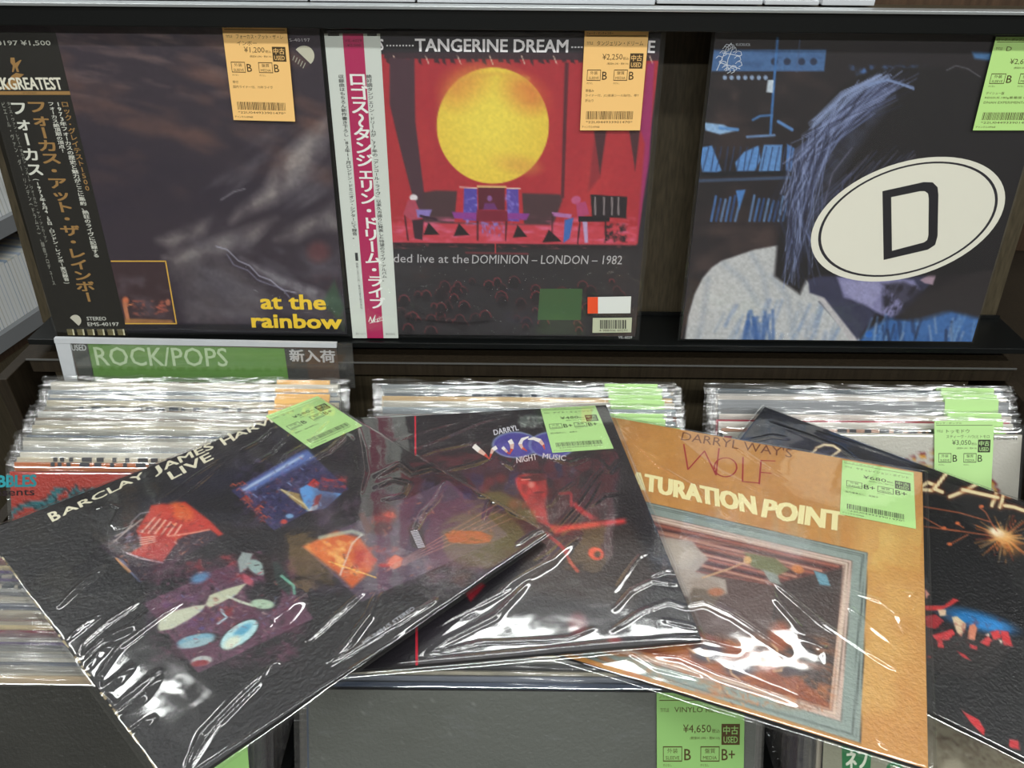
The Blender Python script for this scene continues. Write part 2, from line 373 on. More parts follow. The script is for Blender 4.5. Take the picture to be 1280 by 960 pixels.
rpart(MB().box(-.531, X1, yb-.006, yb+.012, zb, zl-.0075), 'riser', M['black'])
rpart(MB().box(X0+.02, X1-.03, .752, .766, -.95, zb-.017), 'bin_back_panel', M['wood'])
# top rail and top shelf
zr0 = at_y(640, 38, .752)[2]; zr1 = at_y(640, 12.5, .752)[2]
rpart(MB().box(X0-.3, X1+.3, .752, .764, zr0, zr1), 'top_rail', M['black'], .001)
rpart(MB().box(X0-.3, X1+.3, .749, .766, zr1, zr1+.0028), 'top_trim', M['silver'], .0005)
rpart(MB().box(X0-.02, X1+.3, .766, 1.12, zr1-.008, zr1+.001), 'top_shelf', M['wood'])
rpart(MB().box(X0+.04, X1+.3, 1.10, 1.12, -1.43, zr1-.012), 'rear_panel', M['woodb'])
# side panels, dividers, bin floors and front
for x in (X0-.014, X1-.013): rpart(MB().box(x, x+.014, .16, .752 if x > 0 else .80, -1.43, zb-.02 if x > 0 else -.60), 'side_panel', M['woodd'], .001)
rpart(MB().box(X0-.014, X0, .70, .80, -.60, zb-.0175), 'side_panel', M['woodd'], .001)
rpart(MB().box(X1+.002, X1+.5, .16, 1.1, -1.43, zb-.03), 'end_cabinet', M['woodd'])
for x in (-.1665, .1955): rpart(MB().box(x-.004, x+.004, .17, .74, -.95, -.56), 'bin_divider', M['black'], .001)
def sloped(y0, y1, z0, z1, t): return [(y0, z0), (y1, z1)]
DROP = .3155*math.cos(RL); DY = .3155*math.sin(RL)
def floor_under(Tf, y0, y1, nm, ex=0):
    q = [(y, Tf(y)-DROP-.0105-ex) for y in (y0, y1)]; P = []
    for dz in (-.012, 0):
        P += [(X0+.001, q[0][0]-DY, q[0][1]+dz), (X1-.03, q[0][0]-DY, q[0][1]+dz), (X1-.03, q[1][0]-DY, q[1][1]+dz), (X0+.001, q[1][0]-DY, q[1][1]+dz)]
    rpart(MB().hexa(P), nm, M['woodd'])
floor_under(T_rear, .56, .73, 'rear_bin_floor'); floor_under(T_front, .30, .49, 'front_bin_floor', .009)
rpart(MB().box(X0, X1-.024, .128, .142, -1.43, -.62), 'front_panel', M['wood'], .001)

# ------------------------------------------------------------------ records standing in the bins
ORD = 'first second third fourth fifth sixth seventh eighth ninth tenth eleventh twelfth thirteenth fourteenth fifteenth sixteenth seventeenth eighteenth nineteenth'.split()
ORD += ['twentieth']+['twenty-'+o for o in ORD[:9]]+['thirtieth']+['thirty-'+o for o in ORD[:9]]+['fortieth']+['forty-'+o for o in ORD[:9]]
def cname(c):
    r, g, b = hx(c); mx, mn = max(r, g, b), min(r, g, b)
    if mx-mn < .07: return 'white' if mx > .8 else 'light grey' if mx > .6 else 'grey'
    if r >= g >= b: return 'cream' if mx > .78 and mn > .55 else 'orange-brown' if r-b > .28 else 'beige' if mx > .6 else 'brown'
    if b >= r and b > g+.15: return 'purple'
    if r > g+.15: return 'red'
    return 'blue-grey'
PAL = {
 'left': ['d8d2c0', 'cfc8b4', 'a8a79c', 'c98a52', '7f8a99', 'd6cdb6', '9aa2a8', 'bdb7a6', '8c7a66', 'ddd8cc', '5f6f86', 'c7bfa8', 'b5673a', 'e2ded2', '77706a', 'c9c9c4'],
 'mid': ['8f979c', 'a5adb0', 'd8d8d2', '6e7880', 'c9c2a0', 'b8bcbc', '8a5a48', 'd9d4c8', 'd8b98a', '9ea7ac'],
 'right': ['8d8f92', 'b8324a', 'a9a7a4', 'd7cfc6', 'd9a88a', 'c4c0bc', '8fa0a0', 'dcd8cf', '54616a', 'c9b9b4'],
 'front': ['d5cdb8', 'b9b4a4', '8b7f72', 'c7c2b6', 'a8987c', '5d6068', 'd9d5c9', '8d93a0', '6a4038', 'bdb7a8', 'd6c79a', '9a9a98', 'c9c0ae', '4e5a70', 'b8a58a', 'cfcac0', '7c2f3c', '5b3a86', 'a8a8a4', 'd8d4c8'],
}
cards = {}
def cardmat(c):
    if c not in cards: cards[c] = mat('card_'+c, c, .5, noise=(18, .12))
    return cards[c]
BS = .314
def shape_card(bow):
    mb = MB(); n = 6; t = .00088
    for k in range(n):
        x0, x1 = -BS/2+BS*k/n, -BS/2+BS*(k+1)/n; b0 = bow*(1-(2*k/n-1)**2); b1 = bow*(1-(2*(k+1)/n-1)**2)
        mb.hexa([(x0, -BS/2, b0-t), (x1, -BS/2, b1-t), (x1, -BS/2, b1+t), (x0, -BS/2, b0+t), (x0, BS/2, b0-t), (x1, BS/2, b1-t), (x1, BS/2, b1+t), (x0, BS/2, b0+t)])
    return mb.mesh('sleeve')
cardm = {}
def film_pouch(seed):
    """open-topped crinkled pouch of clear film: two sheets joined at the sides, with the loose flap standing above the card"""
    r = np.random.RandomState(seed); nx = 44; W = .1665; rows = [-.1585, -.08, 0, .08, .135, .150, .1568, .1582, .1597, .1612]
    top = .0025*vnoise(np.arange(nx+1)*.55+seed*3.1, np.zeros(nx+1)+seed)+.0008*r.rand(nx+1)
    V = []; F = []
    for sgn in (1, -1):
        base = len(V)
        for j, y in enumerate(rows):
            for i in range(nx+1):
                x = -W+2*W*i/nx; e = min(1, (W-abs(x))/.008); z = sgn*.00112*math.sqrt(max(e, 0))
                if j >= 5: z += (+.0005*(vnoise(np.array([i*.45+seed*5+j*.2]), np.array([j*.5+seed]))[0]-.5))*e*(j-4)*.34
                yy = y+(top[i]*(j-6)/3 if j > 6 else 0)
                if j > 6 and sgn < 0: yy += .0012*math.sin(i*.7+seed)
                V.append((x+(.0015*math.sin(j*2.1+seed) if e < .5 and j > 4 else 0), yy, z))
        for j in range(len(rows)-1):
            for i in range(nx):
                a = base+j*(nx+1)+i; q = (a, a+1, a+nx+2, a+nx+1); F.append(q if sgn > 0 else q[::-1])
    me = MB().raw(V, F).mesh('film'); me.polygons.foreach_set('use_smooth', np.ones(len(F), bool)); me.materials.append(M['filmr']); return me
FILMS = [film_pouch(k) for k in range(9)]
def tab_mesh(color):
    mb = MB(); n = 6
    for k in range(n):
        x0 = .088+.058*k/n; x1 = .088+.058*(k+1)/n
        mb.hexa([(x0, .075, .00122), (x1, .075, .00122), (x1, .075, .0013), (x0, .075, .0013), (x0, .1605, .00122), (x1, .1605, .00122), (x1, .1605, .0013), (x0, .1605, .0013)], color)
    me = mb.mesh('price_tag'); me.materials.append(M['tagp']); return me
TABS = {GREEN: tab_mesh(GREEN), ORANGE: tab_mesh(ORANGE)}
def edge_mesh(kind):      # printed band along the top edge of a sleeve (dashes, blocks of type)
    mb = MB(); r = random.Random(kind)
    x = -.12
    while x < .05+.05*(kind % 3):
        w_ = r.choice((.004, .007, .010)); mb.box(x, x+w_, BS/2-.004, BS/2+.0002, -.0012, .0012, ('3a4450', '6a6248', '4c4c50')[kind % 3]); x += w_+r.choice((.003, .005, .009))
    me = mb.mesh('spine_print'); me.materials.append(M['ink']); return me
EDGES = [edge_mesh(k) for k in range(4)]
def bin_record(x, ytop, ztop, color, k, label, group, tagc=None, tilt=0):
    c = np.array([x, ytop, ztop])-UR*BS/2; a = tilt
    R = np.stack([np.array([1., 0, 0])*math.cos(a)+UR*math.sin(a), UR*math.cos(a)-np.array([1., 0, 0])*math.sin(a), NR], 1)
    mw = Matrix([[*R[i], c[i]] for i in range(3)]+[[0, 0, 0, 1]])
    t = thing('record', label, 'record', mw=mw, group=group)
    key = k % 3; me = cardm.get((key, color))
    if me is None: me = shape_card((.0, .0002, -.0002)[key]); me.materials.append(cardmat(color)); cardm[(key, color)] = me
    obj('sleeve', me, None, t); obj('film', FILMS[k % 9], None, t)
    if tagc: obj('price_tag', TABS[tagc], None, t)
    if k % 11 == 4: obj('spine_print', EDGES[(k//4) % 4], None, t)
    return t
def fill(ci, ys, Tf, pal, label, group, tagc, ptag):
    N_ = len(ys)
    xm = sum(COLS[ci])/2
    for k, y in enumerate(ys):
        j = rng.rand(3); 
        dd = .0005+.0045*j[1]**2+(0 if ci < 2 else .008 if y < .5 else .0085 if y < .68 else 0); pc = PAL[pal][(k*7+int(j[2]*3)) % len(PAL[pal])]
        lb = '%s edged record, %s behind the %s' % (cname(pc), ORD[N_-1-k], label)
        bin_record(xm+(j[0]-.5)*.006, y-dd*UR[1], Tf(y)-dd*UR[2], pc, k+ci*5+int(j[0]*9), lb, group, tagc if rng.rand() < ptag else None)
fill(0, np.arange(.700, .5965, -.0046), T_rear, 'left', 'red cover in the left rear bin', 'records in the left rear bin', ORANGE, .6)
fill(1, np.arange(.700, .642, -.0046), T_rear, 'mid', 'foremost record in the middle rear bin', 'records in the middle rear bin', GREEN, .75)
fill(2, np.arange(.700, .650, -.0046), T_rear, 'right', 'off-white cover in the right rear bin', 'records in the right rear bin', GREEN, .8)
for ci, nm, cvn in ((0, 'left', 'black cover in the left front bin'), (1, 'middle', 'grey cover in the middle front bin'), (2, 'right', 'illustrated cover in the right front bin')):
    fill(ci, np.arange(.470, .331, -.0038), T_front, 'front', cvn, 'records in the %s front bin' % nm, GREEN, .6)
# ------------------------------------------------------------------ albums standing on the display ledge
def on_display(bl, br):
    n = -ND
    def hit(p): q = ray(*p); return q*((O_D@n)/(q@n))
    a, b = hit(bl), hit(br); S = b[0]-a[0]; 
    return a, S
def display_cover(bl, br, over):
    a, S = on_display(bl, br); S -= 2*over; a = a+np.array([over, 0, 0])+UD*(over+.0012); H = .309-3*(over-.003); return Cover(a+UD*H, (1, 0, 0), UD, S, H)
def album(cv, name, label, group=None):
    t = thing(name, label, 'record', mw=cv.mw, group=group); sleeve_box(cv, t, M['sleeve']); return t

# A: dark cloudy live cover with black paper strip
cA = display_cover((68, 419), (438, 424), .003); tA = album(cA, 'record_album', 'dark cloudy album with a black paper strip and gold lettering, left on the display ledge')
a = Art(cA, 230, '352b35')
a.noise((-60, 30, 440, 260), 70, 26, '7a5548', .6, .5, 15).noise((60, 30, 300, 130), 50, 10, '8a7068', .5, .52, 10)
a.noise((-60, 150, 440, 430), 90, 60, '2a2230', .6, .45)
a.poly([(408, 150), (404, 190), (372, 232), (345, 252), (306, 266), (290, 276), (300, 262), (330, 238), (350, 200), (380, 170)], 'a39a96', 18, .8, .5, 22)
a.poly([(415, 255), (430, 290), (395, 285), (372, 300), (345, 300), (360, 285), (390, 270)], '8a8280', 14, .7, .5, 20)
a.poly([(345, 272), (318, 300), (272, 318), (222, 333), (205, 322), (250, 306), (300, 288)], 'a09894', 14, .8, .5, 20)
a.poly([(262, 274), (255, 292), (215, 312), (196, 300), (220, 290)], '8c8482', 14, .7, .5, 18)
a.poly([(205, 330), (270, 316), (300, 335), (330, 360), (330, 400), (235, 405), (215, 350)], '5a5256', 14, .7, .5, 20)
a.poly([(300, 322), (350, 345), (400, 362), (425, 378), (400, 380), (340, 352)], '9a969c', 8, .7, .5, 10)
a.noise((230, 150, 436, 330), 60, 22, '6c666c', .55, .45, -35).noise((230, 290, 436, 410), 50, 18, '6a666e', .5, .42, 25)
a.ell(398, 315, 14, 13, '6e3a3c', 0, .8, .6).poly([(418, 350), (430, 385), (424, 398), (402, 380)], '37583c', 5, .7)
a.line([(270, 308), (284, 312), (298, 326), (312, 332), (324, 345), (338, 350), (352, 362), (370, 366)], 1.6, 'a7a5b6', 1.2, .8)
a.line([(284, 318), (292, 331), (310, 338), (322, 350), (338, 356), (352, 360), (362, 372)], 1.4, '8a88a0', 1.2, .7)
a.line([(276, 250), (292, 240), (306, 236)], 1.6, '8f8c92', 1.6, .7)
a.poly([(60, 404), (440, 406), (440, 430), (60, 430)], '17151d', 3)
a.poly([(136, 326), (207, 326), (221, 405), (152, 405)], '3d2a2e', 1).noise((140, 340, 222, 404), 22, 14, '5c5058', .7, .45)
a.ell(157, 376, 4, 5, 'c8704c', 0, .5).line([(156, 380), (160, 402)], 5, 'c07a58', 1.5).line([(155, 383), (166, 380)], 1.6, 'd08058')
a.noise((164, 374, 212, 396), 5, 4, 'b8604c', .9, .5).ell(210, 378, 3, 4, 'b06a54', 0, .5).poly([(157, 398), (215, 400), (218, 405), (154, 405)], 'b07a48', 2, .8)
a.grain(.10, 3).build('cover_print', tA, 'printm')
P = Print('gold_frame', cA, tA)
P.line([(139, 326.5), (207, 326.5), (220.5, 404.5), (152, 404.5)], .0013, 'e0b048')
P = Print('title_lettering', cA, tA, .00012)
P.text('at the', (327, 386), (407, 387), (325, 368), 'f2cb34', .045).text('rainbow', (316, 409), (427, 411), (314, 392), 'f2cb34', .05)
P.text('S-40197', (362, 52), (388, 52), (361, 48), 'b8b2b4')
hd = lambda cx, cy, r, a0, a1, n=14: [(cx+r*math.cos(a0+(a1-a0)*i/n), cy+r*math.sin(a0+(a1-a0)*i/n)) for i in range(n+1)]
P.poly(hd(380, 70, 13, math.radians(-142), math.radians(50)), 'c9c5b0')
for k in range(5): P.line([(368+k*3.4, 70+k*2.2), (366+k*3.2, 75+k*2.5)], .0008, 'a8a494')
ob = [(-43, 40), (69, 40), (160, 420), (72, 420)]
oo = MB(); q = [cA.l(*p, .0002) for p in ob]; q0 = [p-np.array([0, 0, .00025]) for p in q]; q = [q[3], q[2], q[1], q[0]]; q0 = [q0[3], q0[2], q0[1], q0[0]]
oo.hexa(q0+q, '1b1812'); strip = oo.build('paper_strip', M['ink'], tA)
P = Print('strip_print', cA, strip, .00034); g = 'a07a45'; wv = 'dcdcd0'
P.text('-40197 ¥1,500', (-14, 57.5), (64, 57.5), (-16, 50.5), wv, .01).text('ROCKGREATEST', (-26, 112), (79, 112), (-31, 97), 'e6e2d0', .03)
P.poly([(-30, 114), (87, 114), (88, 118.5), (-29, 118.5)], g)
P.text('2枚組', (28, 117.5), (46, 117.5), (28, 115), '3a2c18')
P.poly([(13, 72), (18, 72), (19, 79), (25, 75), (27, 75), (22, 84), (24, 90), (21, 90), (19, 84), (17, 90), (15, 90), (16, 82), (13, 78)], g, -.00003).poly([(4, 112), (14, 95), (20, 91), (30, 93), (24, 98), (22, 112)], g, -.00007)
P.vert('フォーカス', (21, 125), (46, 221), 19, wv, .03, .88).vert('フォーカス・アット・ザ・レインボー', (44, 125), (112, 378), 23, g, .035, .95)
P.vert('1973年フォーカスの歴史と魅力がここに集約、熱狂のライヴに記録する', (72, 127), (121, 322), 7.5, wv, .02).vert('ロック・グレイテスト1500', (80, 126), (110, 239), 8.5, g, .02)
P.vert('フォーカス絶頂期の頂点!', (63, 127), (79, 191), 7, wv, .02).vert('(1973年6月4,5日,ロンドン・レインボー実況録音)', (45, 222), (85, 356), 6.5, wv, .02)
P.vert('タイス・ヴァン・レアー(オルガン、フルート、ヴォーカル)・ヤン・アッカーマン', (10, 127), (58, 303), 4, 'a5a59a').vert('ピエール・ヴァン・ダー・リンデン(ドラムス)、録音プロデュース', (3, 127), (68, 357), 4.2, 'a5a59a')
P.poly(hd(94, 401, 7.5, math.radians(-150), math.radians(55)), 'c8c4b4')
P.text('STEREO', (109, 400.5), (133, 400.5), (108, 396), 'c9c9c0', .02).text('EMS-40197', (110, 407.5), (149, 407.5), (109, 403), 'c9c9c0', .02)
for k in range(6):
    x = 83+k*12.6; P.poly([(x, 411.5), (x+9, 411.5), (x+10.5, 419), (x+2, 419)], '6e6648').poly([(x+7, 411.5), (x+9, 411.5), (x+10.5, 419), (x+8.5, 419)], 'cfc9a8', .00004)
film_mesh(cA, 'film', tA, M['filmd'], 110, .003, .0007, [([(150, 395), (200, 402), (260, 400)], 3, .0004), ([(395, 175), (402, 230), (400, 300)], 3, .0004), ([(410, 375), (420, 392)], 2, .0006), ([(395, 90), (410, 240), (425, 400)], 2, .0006)], .0011, 55, 1)
tag(cA, tA, [(277, 30), (358, 31), (369, 152), (292, 150)], ORANGE, ('フォーカス・アット・ザ・レ', 'インボー'), '¥1,200', 'B', 'B', ('帯付', '国内ライナー付、73年ライヴ'), dz=.0034)

# B: red stage with a yellow disc
cB = display_cover((437, 424), (799, 427), .005); tB = album(cB, 'record_album', 'album with a yellow disc on a red stage and a white paper strip, mid display')
a = Art(cB, 260, '29242a'); red = 'ad2f38'
a.poly([(470, 68), (824, 72), (797, 305), (485, 300)], red, 1.5)
a.noise((478, 68, 825, 300), 40, 90, 'c8423e', .5, .5).poly([(480, 66), (826, 66), (824, 76), (480, 73)], '3c2830', 2)
for i in range(34): x = 482+i*10; a.poly([(x, 70), (x+4, 69), (x+5+rng.rand()*5, 76+rng.rand()*7), (x+1, 78)], '3a262e', 1.5, .9) if i % 4 != 1 else a.line([(x, 70), (x+4, 80)], 1.2, 'd8b8a8')
a.poly([(487, 72), (518, 74), (519, 150), (530, 240), (553, 285), (540, 290), (520, 262), (500, 185), (487, 130)], '4c323c', 2)
a.poly([(711, 78), (705, 248), (701, 248), (706, 78)], '5a2630', 2).poly([(745, 150), (760, 150), (750, 222), (735, 240)], '7a2a34', 4, .6)
a.poly([(742, 160), (758, 162), (750, 218)], '4c2a30', 2).poly([(786, 160), (800, 162), (794, 214)], '4c2a30', 2).poly([(738, 80), (746, 82), (745, 95)], '4a2830', 2)
a.poly([(818, 78), (812, 200), (796, 300), (806, 180), (800, 160), (809, 80)], '9c2f6a', 3, .9)
a.poly([(528, 241), (545, 238), (700, 243), (703, 250), (690, 285), (660, 290), (545, 290), (530, 270)], '4b3338', 3)
a.ell(616, 157, 70, 72.5, 'e9c84a', 0, .02).ell(580, 110, 26, 22, 'd9793c', -25, 1.2, .75).ell(655, 118, 26, 20, 'd5663a', 25, 1.1, .8).ell(645, 205, 25, 10, 'd89a48', 10, 1.2, .7).ell(612, 150, 45, 50, 'f1dc58', 0, 1.2, .8)
a.line([(575, 100), (620, 92), (660, 98)], 4, 'dca848', 5, .6)
a.poly([(486, 278), (797, 283), (795, 307), (486, 304)], 'c23f4c', 3).noise((486, 270, 797, 306), 20, 5, 'd86a8c', .8, .45)
a.poly([(572, 232), (652, 234), (655, 280), (568, 278)], 'b8303a', 2).poly([(580, 235), (596, 235), (597, 276), (579, 275)], '5546a0', 1.5).poly([(633, 236), (648, 236), (649, 277), (634, 276)], '5c48a0', 1.5)
a.noise((578, 236, 652, 284), 4, 4, '9a8cdc', .9, .5).poly([(597, 233), (631, 233), (631, 263), (598, 262)], '5e2030', 1).line([(597, 233), (632, 233.5)], 2, 'e8c080').line([(575, 234), (596, 235)], 1.5, 'e6c0b8').line([(634, 235), (650, 236)], 1.5, 'e6c0b8')
a.ell(612, 248, 3, 3.5, '8c5a98', 0, .4).poly([(604, 262), (606, 254), (618, 254), (622, 262)], '6e3470', 1.5).poly([(565, 265), (600, 266), (600, 275), (568, 273)], '8c3c90', 1.5).poly([(630, 266), (662, 267), (658, 275), (632, 274)], '8c3c90', 1.5)
a.poly([(596, 262), (634, 264), (635, 277), (595, 277)], '7c2034', 1.5).line([(597, 277), (597, 300)], 1.8, '3a1820').line([(633, 277), (632, 300)], 1.8, '3a1820').noise((600, 277, 632, 297), 3, 5, '8878c8', .9, .45)
for x, y, w_ in ((577, 287, 10), (650, 289, 9), (690, 295, 12), (539, 286, 10)): a.poly([(x-w_, y+8), (x-w_/3, y-8), (x+w_, y+7)], '241a1e', 1.2)
a.ell(517, 247, 5, 4, 'e0d8dc', 0, .3).poly([(510, 250), (519, 250), (528, 272), (515, 276), (504, 268)], 'b0485c', 1.5).poly([(520, 262), (540, 262), (536, 272), (522, 272)], '8c78bc', 1.5).line([(526, 270), (545, 274)], 3, '3a2030').line([(506, 270), (510, 300)], 2, '4a2028').poly([(515, 275), (530, 274), (528, 300), (518, 298)], '3c2430', 1.2)
a.ell(720, 250, 6, 5, 'c05a84', -20, .3).poly([(720, 254), (732, 252), (737, 268), (722, 272)], 'b04470', 1.5).poly([(706, 275), (717, 272), (712, 298), (704, 304)], '4068b0', 1.5).poly([(728, 275), (734, 275), (735, 303), (731, 304)], 'b8a0c8', 1.5)
a.poly([(690, 265), (715, 268), (713, 273), (690, 270)], 'b070a8', 1.2).line([(691, 268), (690, 295)], 1.5, '3c1c24').poly([(723, 270), (762, 271), (762, 277), (723, 277)], '1c161c', 1).line([(725, 277), (722, 304)], 1.8, '241820').line([(757, 277), (757, 300)], 1.8, '241820')
a.poly([(738, 243), (784, 246), (783, 273), (740, 271)], '261c22', 1.2)
for x in (744, 755, 765, 773): a.line([(x, 247), (x, 268)], 2, 'a89c9c', 1, .8)
a.noise((754, 278, 785, 305), 4, 4, '2a2024', 1, .4)
a.poly([(486, 303), (796, 307), (796, 312), (486, 309)], '281c20', 2).poly([(470, 309), (830, 312), (830, 440), (470, 440)], '2b272a', 2).noise((486, 312, 790, 345), 40, 12, '3a3436', .5, .4)
a.line([(582, 316), (660, 317)], 1.2, 'a83840').line([(619, 304), (619, 316)], 1.4, 'b83a40').noise((490, 304, 790, 312), 6, 2, '7a4048', .8, .5)
for _ in range(60):
    x = 500+rng.rand()*290; y = 346+rng.rand()*70; r = 3+rng.rand()*5
    a.ell(x, y+2, r, r, '1d181b', 0, .3, .8).line([(x-r, y+1), (x-r*.7, y-r*.7), (x, y-r), (x+r*.7, y-r*.6), (x+r, y+1)], 1.1, '96343c', 1.2, .35+.5*rng.rand())
a.grain(.06, 3).build('cover_print', tB, 'printm')
P = Print('title_lettering', cB, tB, .00012)
P.text('TANGERINE DREAM', (519.5, 64.3), (709.5, 65.6), (519, 48.5), 'f2eef0', .03).text('S', (474, 62.5), (479, 62.5), (474, 49), 'f2eef0', .03).text('E', (810, 65.8), (818, 66), (811, 51), 'f2eef0', .03)
for k in range(9): P.poly([(483+k*4, 56), (485+k*4, 56), (485+k*4, 58), (483+k*4, 58)], 'e8e4e6')
for k in range(4): P.poly([(714+k*4, 58), (716.5+k*4, 58), (716.5+k*4, 60), (714+k*4, 60)], 'e8e4e6')
P.text('ded live at the', (492, 328), (586, 329), (492, 317.5), 'b8b4b6').text('DOMINION – LONDON – 1982', (590, 329.5), (777, 330.5), (590.5, 318.5), 'b8b4b6').text('VIL-6029', (773, 423.2), (790, 423.4), (773, 420), 'd0d0d0')
P.text('S', (474, 62.5), (474.5, 62.5), (474, 49), 'f2eef0')
oo = MB(); q = [cB.l(*p, .0002) for p in ((405, 42), (475, 42), (498, 422.6), (441, 422.6))]; q0 = [p-np.array([0, 0, .00025]) for p in q]
oo.hexa(q0[::-1]+q[::-1], 'd3d8d0'); strip = oo.build('paper_strip', M['ink'], tB)
P = Print('strip_print', cB, strip, .00034)
P.poly([(428, 42), (454, 42), (479.5, 422.6), (459, 422.6)], 'b3245a', -.00007)
P.text('VIL-6029', (431, 52.5), (452, 52.5), (431, 49), '5c1430').text('¥2,500', (434, 58.5), (451, 58.5), (434, 55), '5c1430')
P.vert('ロゴス〜タンジェリン・ドリーム・ライブ', (446, 90), (472, 386), 21, 'eef0ea', .03, 1.02)
for (u, s, p0, p1) in ((0, '収録曲はもちろん新作書き下ろし、82年11月ロンドン・ドミニオン・シアターにて録音。', (426, 93), (444, 299)), (1, '絶好調タンジェリン・ドリームが、77年の「アンコール・ライヴ」以来久方振りに発表した待望のライヴ・アルバム。', (461, 93), (481, 352))):
    P.vert(s, p0, p1, 6.2, '2c2c2c', .01)
P.poly([(443.5, 316), (447, 316), (448, 326), (444.5, 326)], '333333').vert('価格二五〇〇円・発売元東芝株式会社', (446, 328), (452, 386), 2.6, '5a5a5a')
P.line([(461, 402), (463, 396), (465, 403), (469, 394), (467, 403)], .0009, 'f0f0ea').text('irgin', (467, 405), (479, 400), (466, 399), 'f0f0ea').line([(462, 404), (480, 400)], .0006, 'f0f0ea')
P.text('東芝イーエムアイ', (445, 418.5), (457, 418.5), (445, 416), '8a8a88').text('株式会社', (482, 418.8), (494, 418.8), (482, 416.2), '8a8a88')
for x0, x1, ww in ((405, 428, 3), (454, 475, 4)):
    P.poly([(x0+5, 42), (x1-4, 42), (x1-4, 45), (x0+5, 45)], '3c3c3e')
film_mesh(cB, 'film', tB, M['filmd'], 200, .005, .0008, [
 ([(440, 330), (470, 345), (490, 365), (497, 382)], 1.6, .0008), ([(441, 382), (450, 378), (470, 388), (500, 395)], 1.6, .0007), ([(498, 364), (540, 352), (580, 345), (592, 341)], 2, .0009), ([(515, 378), (530, 392), (540, 392)], 2, .0009), ([(500, 396), (540, 399), (580, 402), (630, 398)], 1.8, .0006),
 ([(581, 350), (605, 357), (645, 360)], 1.8, .0009), ([(570, 372), (590, 380), (640, 388)], 1.6, .0006), ([(758, 340), (762, 330), (768, 322), (784, 318)], 1.4, .0008), ([(757, 341), (765, 337), (763, 331)], 1.3, .0008), ([(768, 348), (770, 341), (778, 344)], 1.3, .0009), ([(739, 363), (750, 368), (752, 372)], 1.4, .0009), ([(726, 368), (733, 375)], 1.3, .0009),
 ([(728, 378), (733, 392)], 1.3, .0009), ([(715, 205), (730, 225), (745, 235), (790, 241), (812, 242)], 1.5, .0006), ([(787, 388), (796, 380), (800, 366)], 1.5, .0008), ([(793, 300), (786, 320), (790, 345), (800, 352)], 1.5, .0006), ([(415, 80), (428, 250), (437, 410)], 2, .0007), ([(798, 250), (795, 300)], 1.5, .0006)], .0011, 60, 2)
st = MB()
def stick(cv, par, name, q, c, dz=.0034, th=.00015):
    f = [cv.l(*p, dz) for p in q]; f = [f[3], f[2], f[1], f[0]]; return MB().hexa([p-np.array([0, 0, th]) for p in f]+f, c).build(name, M['tagp'], par)
s1 = stick(cB, tB, 'sticker', [(734.5, 371.5), (789, 370.5), (788, 391.5), (734.5, 392)], 'd6d9d4')
Print('sticker_print', cB, s1, .0035).poly([(734.5, 371.5), (747.5, 371.3), (747.5, 391.8), (734.5, 392)], 'e0502c')
s2 = stick(cB, tB, 'barcode_label', [(741, 397.5), (790, 397), (789, 415.5), (740.5, 416)], 'b9bda2')
P = Print('barcode_print', cB, s2, .0035); x = 750
while x < 783: w_ = random.choice((.7, 1.2, 1.6)); P.poly([(x, 400), (x+w_, 400), (x+w_, 411), (x, 411)], '2c2c2c'); x += w_+random.choice((.7, 1.1))
P.text('4 988006 60291', (749, 414.5), (784, 414.3), (749, 411.8), '3c3c3c')
s3 = stick(cB, tB, 'tag_reflection', [(675, 361), (728, 361), (726, 400), (672, 400)], '3c5a34', dz=.0004)  # film's reflection of a green price tag, painted in as a dim green sheet
tag(cB, tB, [(731, 38), (811, 38), (800, 163), (725, 163)], ORANGE, ('タンジェリン・ドリーム',), '¥2,250', 'B', 'B', ('帯傷み', 'ライナー付、JC(音源シール貼付)、帯T', '折込り'), dz=.0034, head='フォーク・マンチャスター')

# C: long haired figure with an oval badge
cC = display_cover((847, 428), (1218, 428), .003); tC = album(cC, 'record_album', 'blue tinted album of a long haired figure under a white oval D badge')
a = Art(cC, 280, '221c20')
a.noise((860, 45, 1060, 330), 40, 30, '3a2c2c', .7, .45).noise((880, 100, 1000, 160), 18, 12, '4a3a38', .6, .5)
a.poly([(892, 62), (1033, 62), (1030, 89), (889, 89)], '476a9a', 2).noise((892, 62, 1032, 88), 12, 8, '34507c', .6, .5)
for x in (968, 984, 1002, 1017): a.ell(x, 77, 4.5, 4.5, '26304a', 0, .4)
for i in range(7): a.ell(906+i*8.5, 97, 2.6, 2.8, '8fa4c4', 0, .5)
a.line([(972, 48), (967, 110), (963, 168)], 3, '3f70ac', 1.5).line([(1000, 50), (996, 90)], 1.6, '4a5e84', 1.5, .7).poly([(960, 100), (967, 100), (966, 116), (958, 115)], 'c0ccd8', 1.5)
a.poly([(880, 153), (905, 156), (918, 164), (900, 168), (882, 163)], '8fb2d8', 2.5).line([(900, 160), (922, 162)], 4, '5c8cc4', 2).line([(941, 150), (950, 145), (965, 144)], 2.5, '4a78b0', 2).line([(973, 152), (990, 162)], 4, '5a84bc', 2).line([(934, 171), (968, 169)], 3, '6a86b0', 1.5)
for P_, c in (([(873, 185), (890, 182), (902, 213), (896, 216), (878, 215)], '5a8ac6'), ([(919, 203), (930, 190), (948, 182), (951, 200), (943, 214), (921, 214)], '5c8cc8'), ([(955, 181), (978, 181), (975, 214), (948, 215)], '5f8cc4'), ([(984, 180), (993, 185), (990, 214), (982, 214)], '4f78b4')): a.poly(P_, c, 2)
for i in range(14): x = 880+i*8; a.line([(x+6, 184), (x-2+4*rng.rand(), 213)], 1.6, '2c3c60', 1.2, .8)
a.line([(872, 226), (990, 222)], 4, '3c4a64', 2).line([(872, 218), (985, 216)], 5, '14141c', 2)
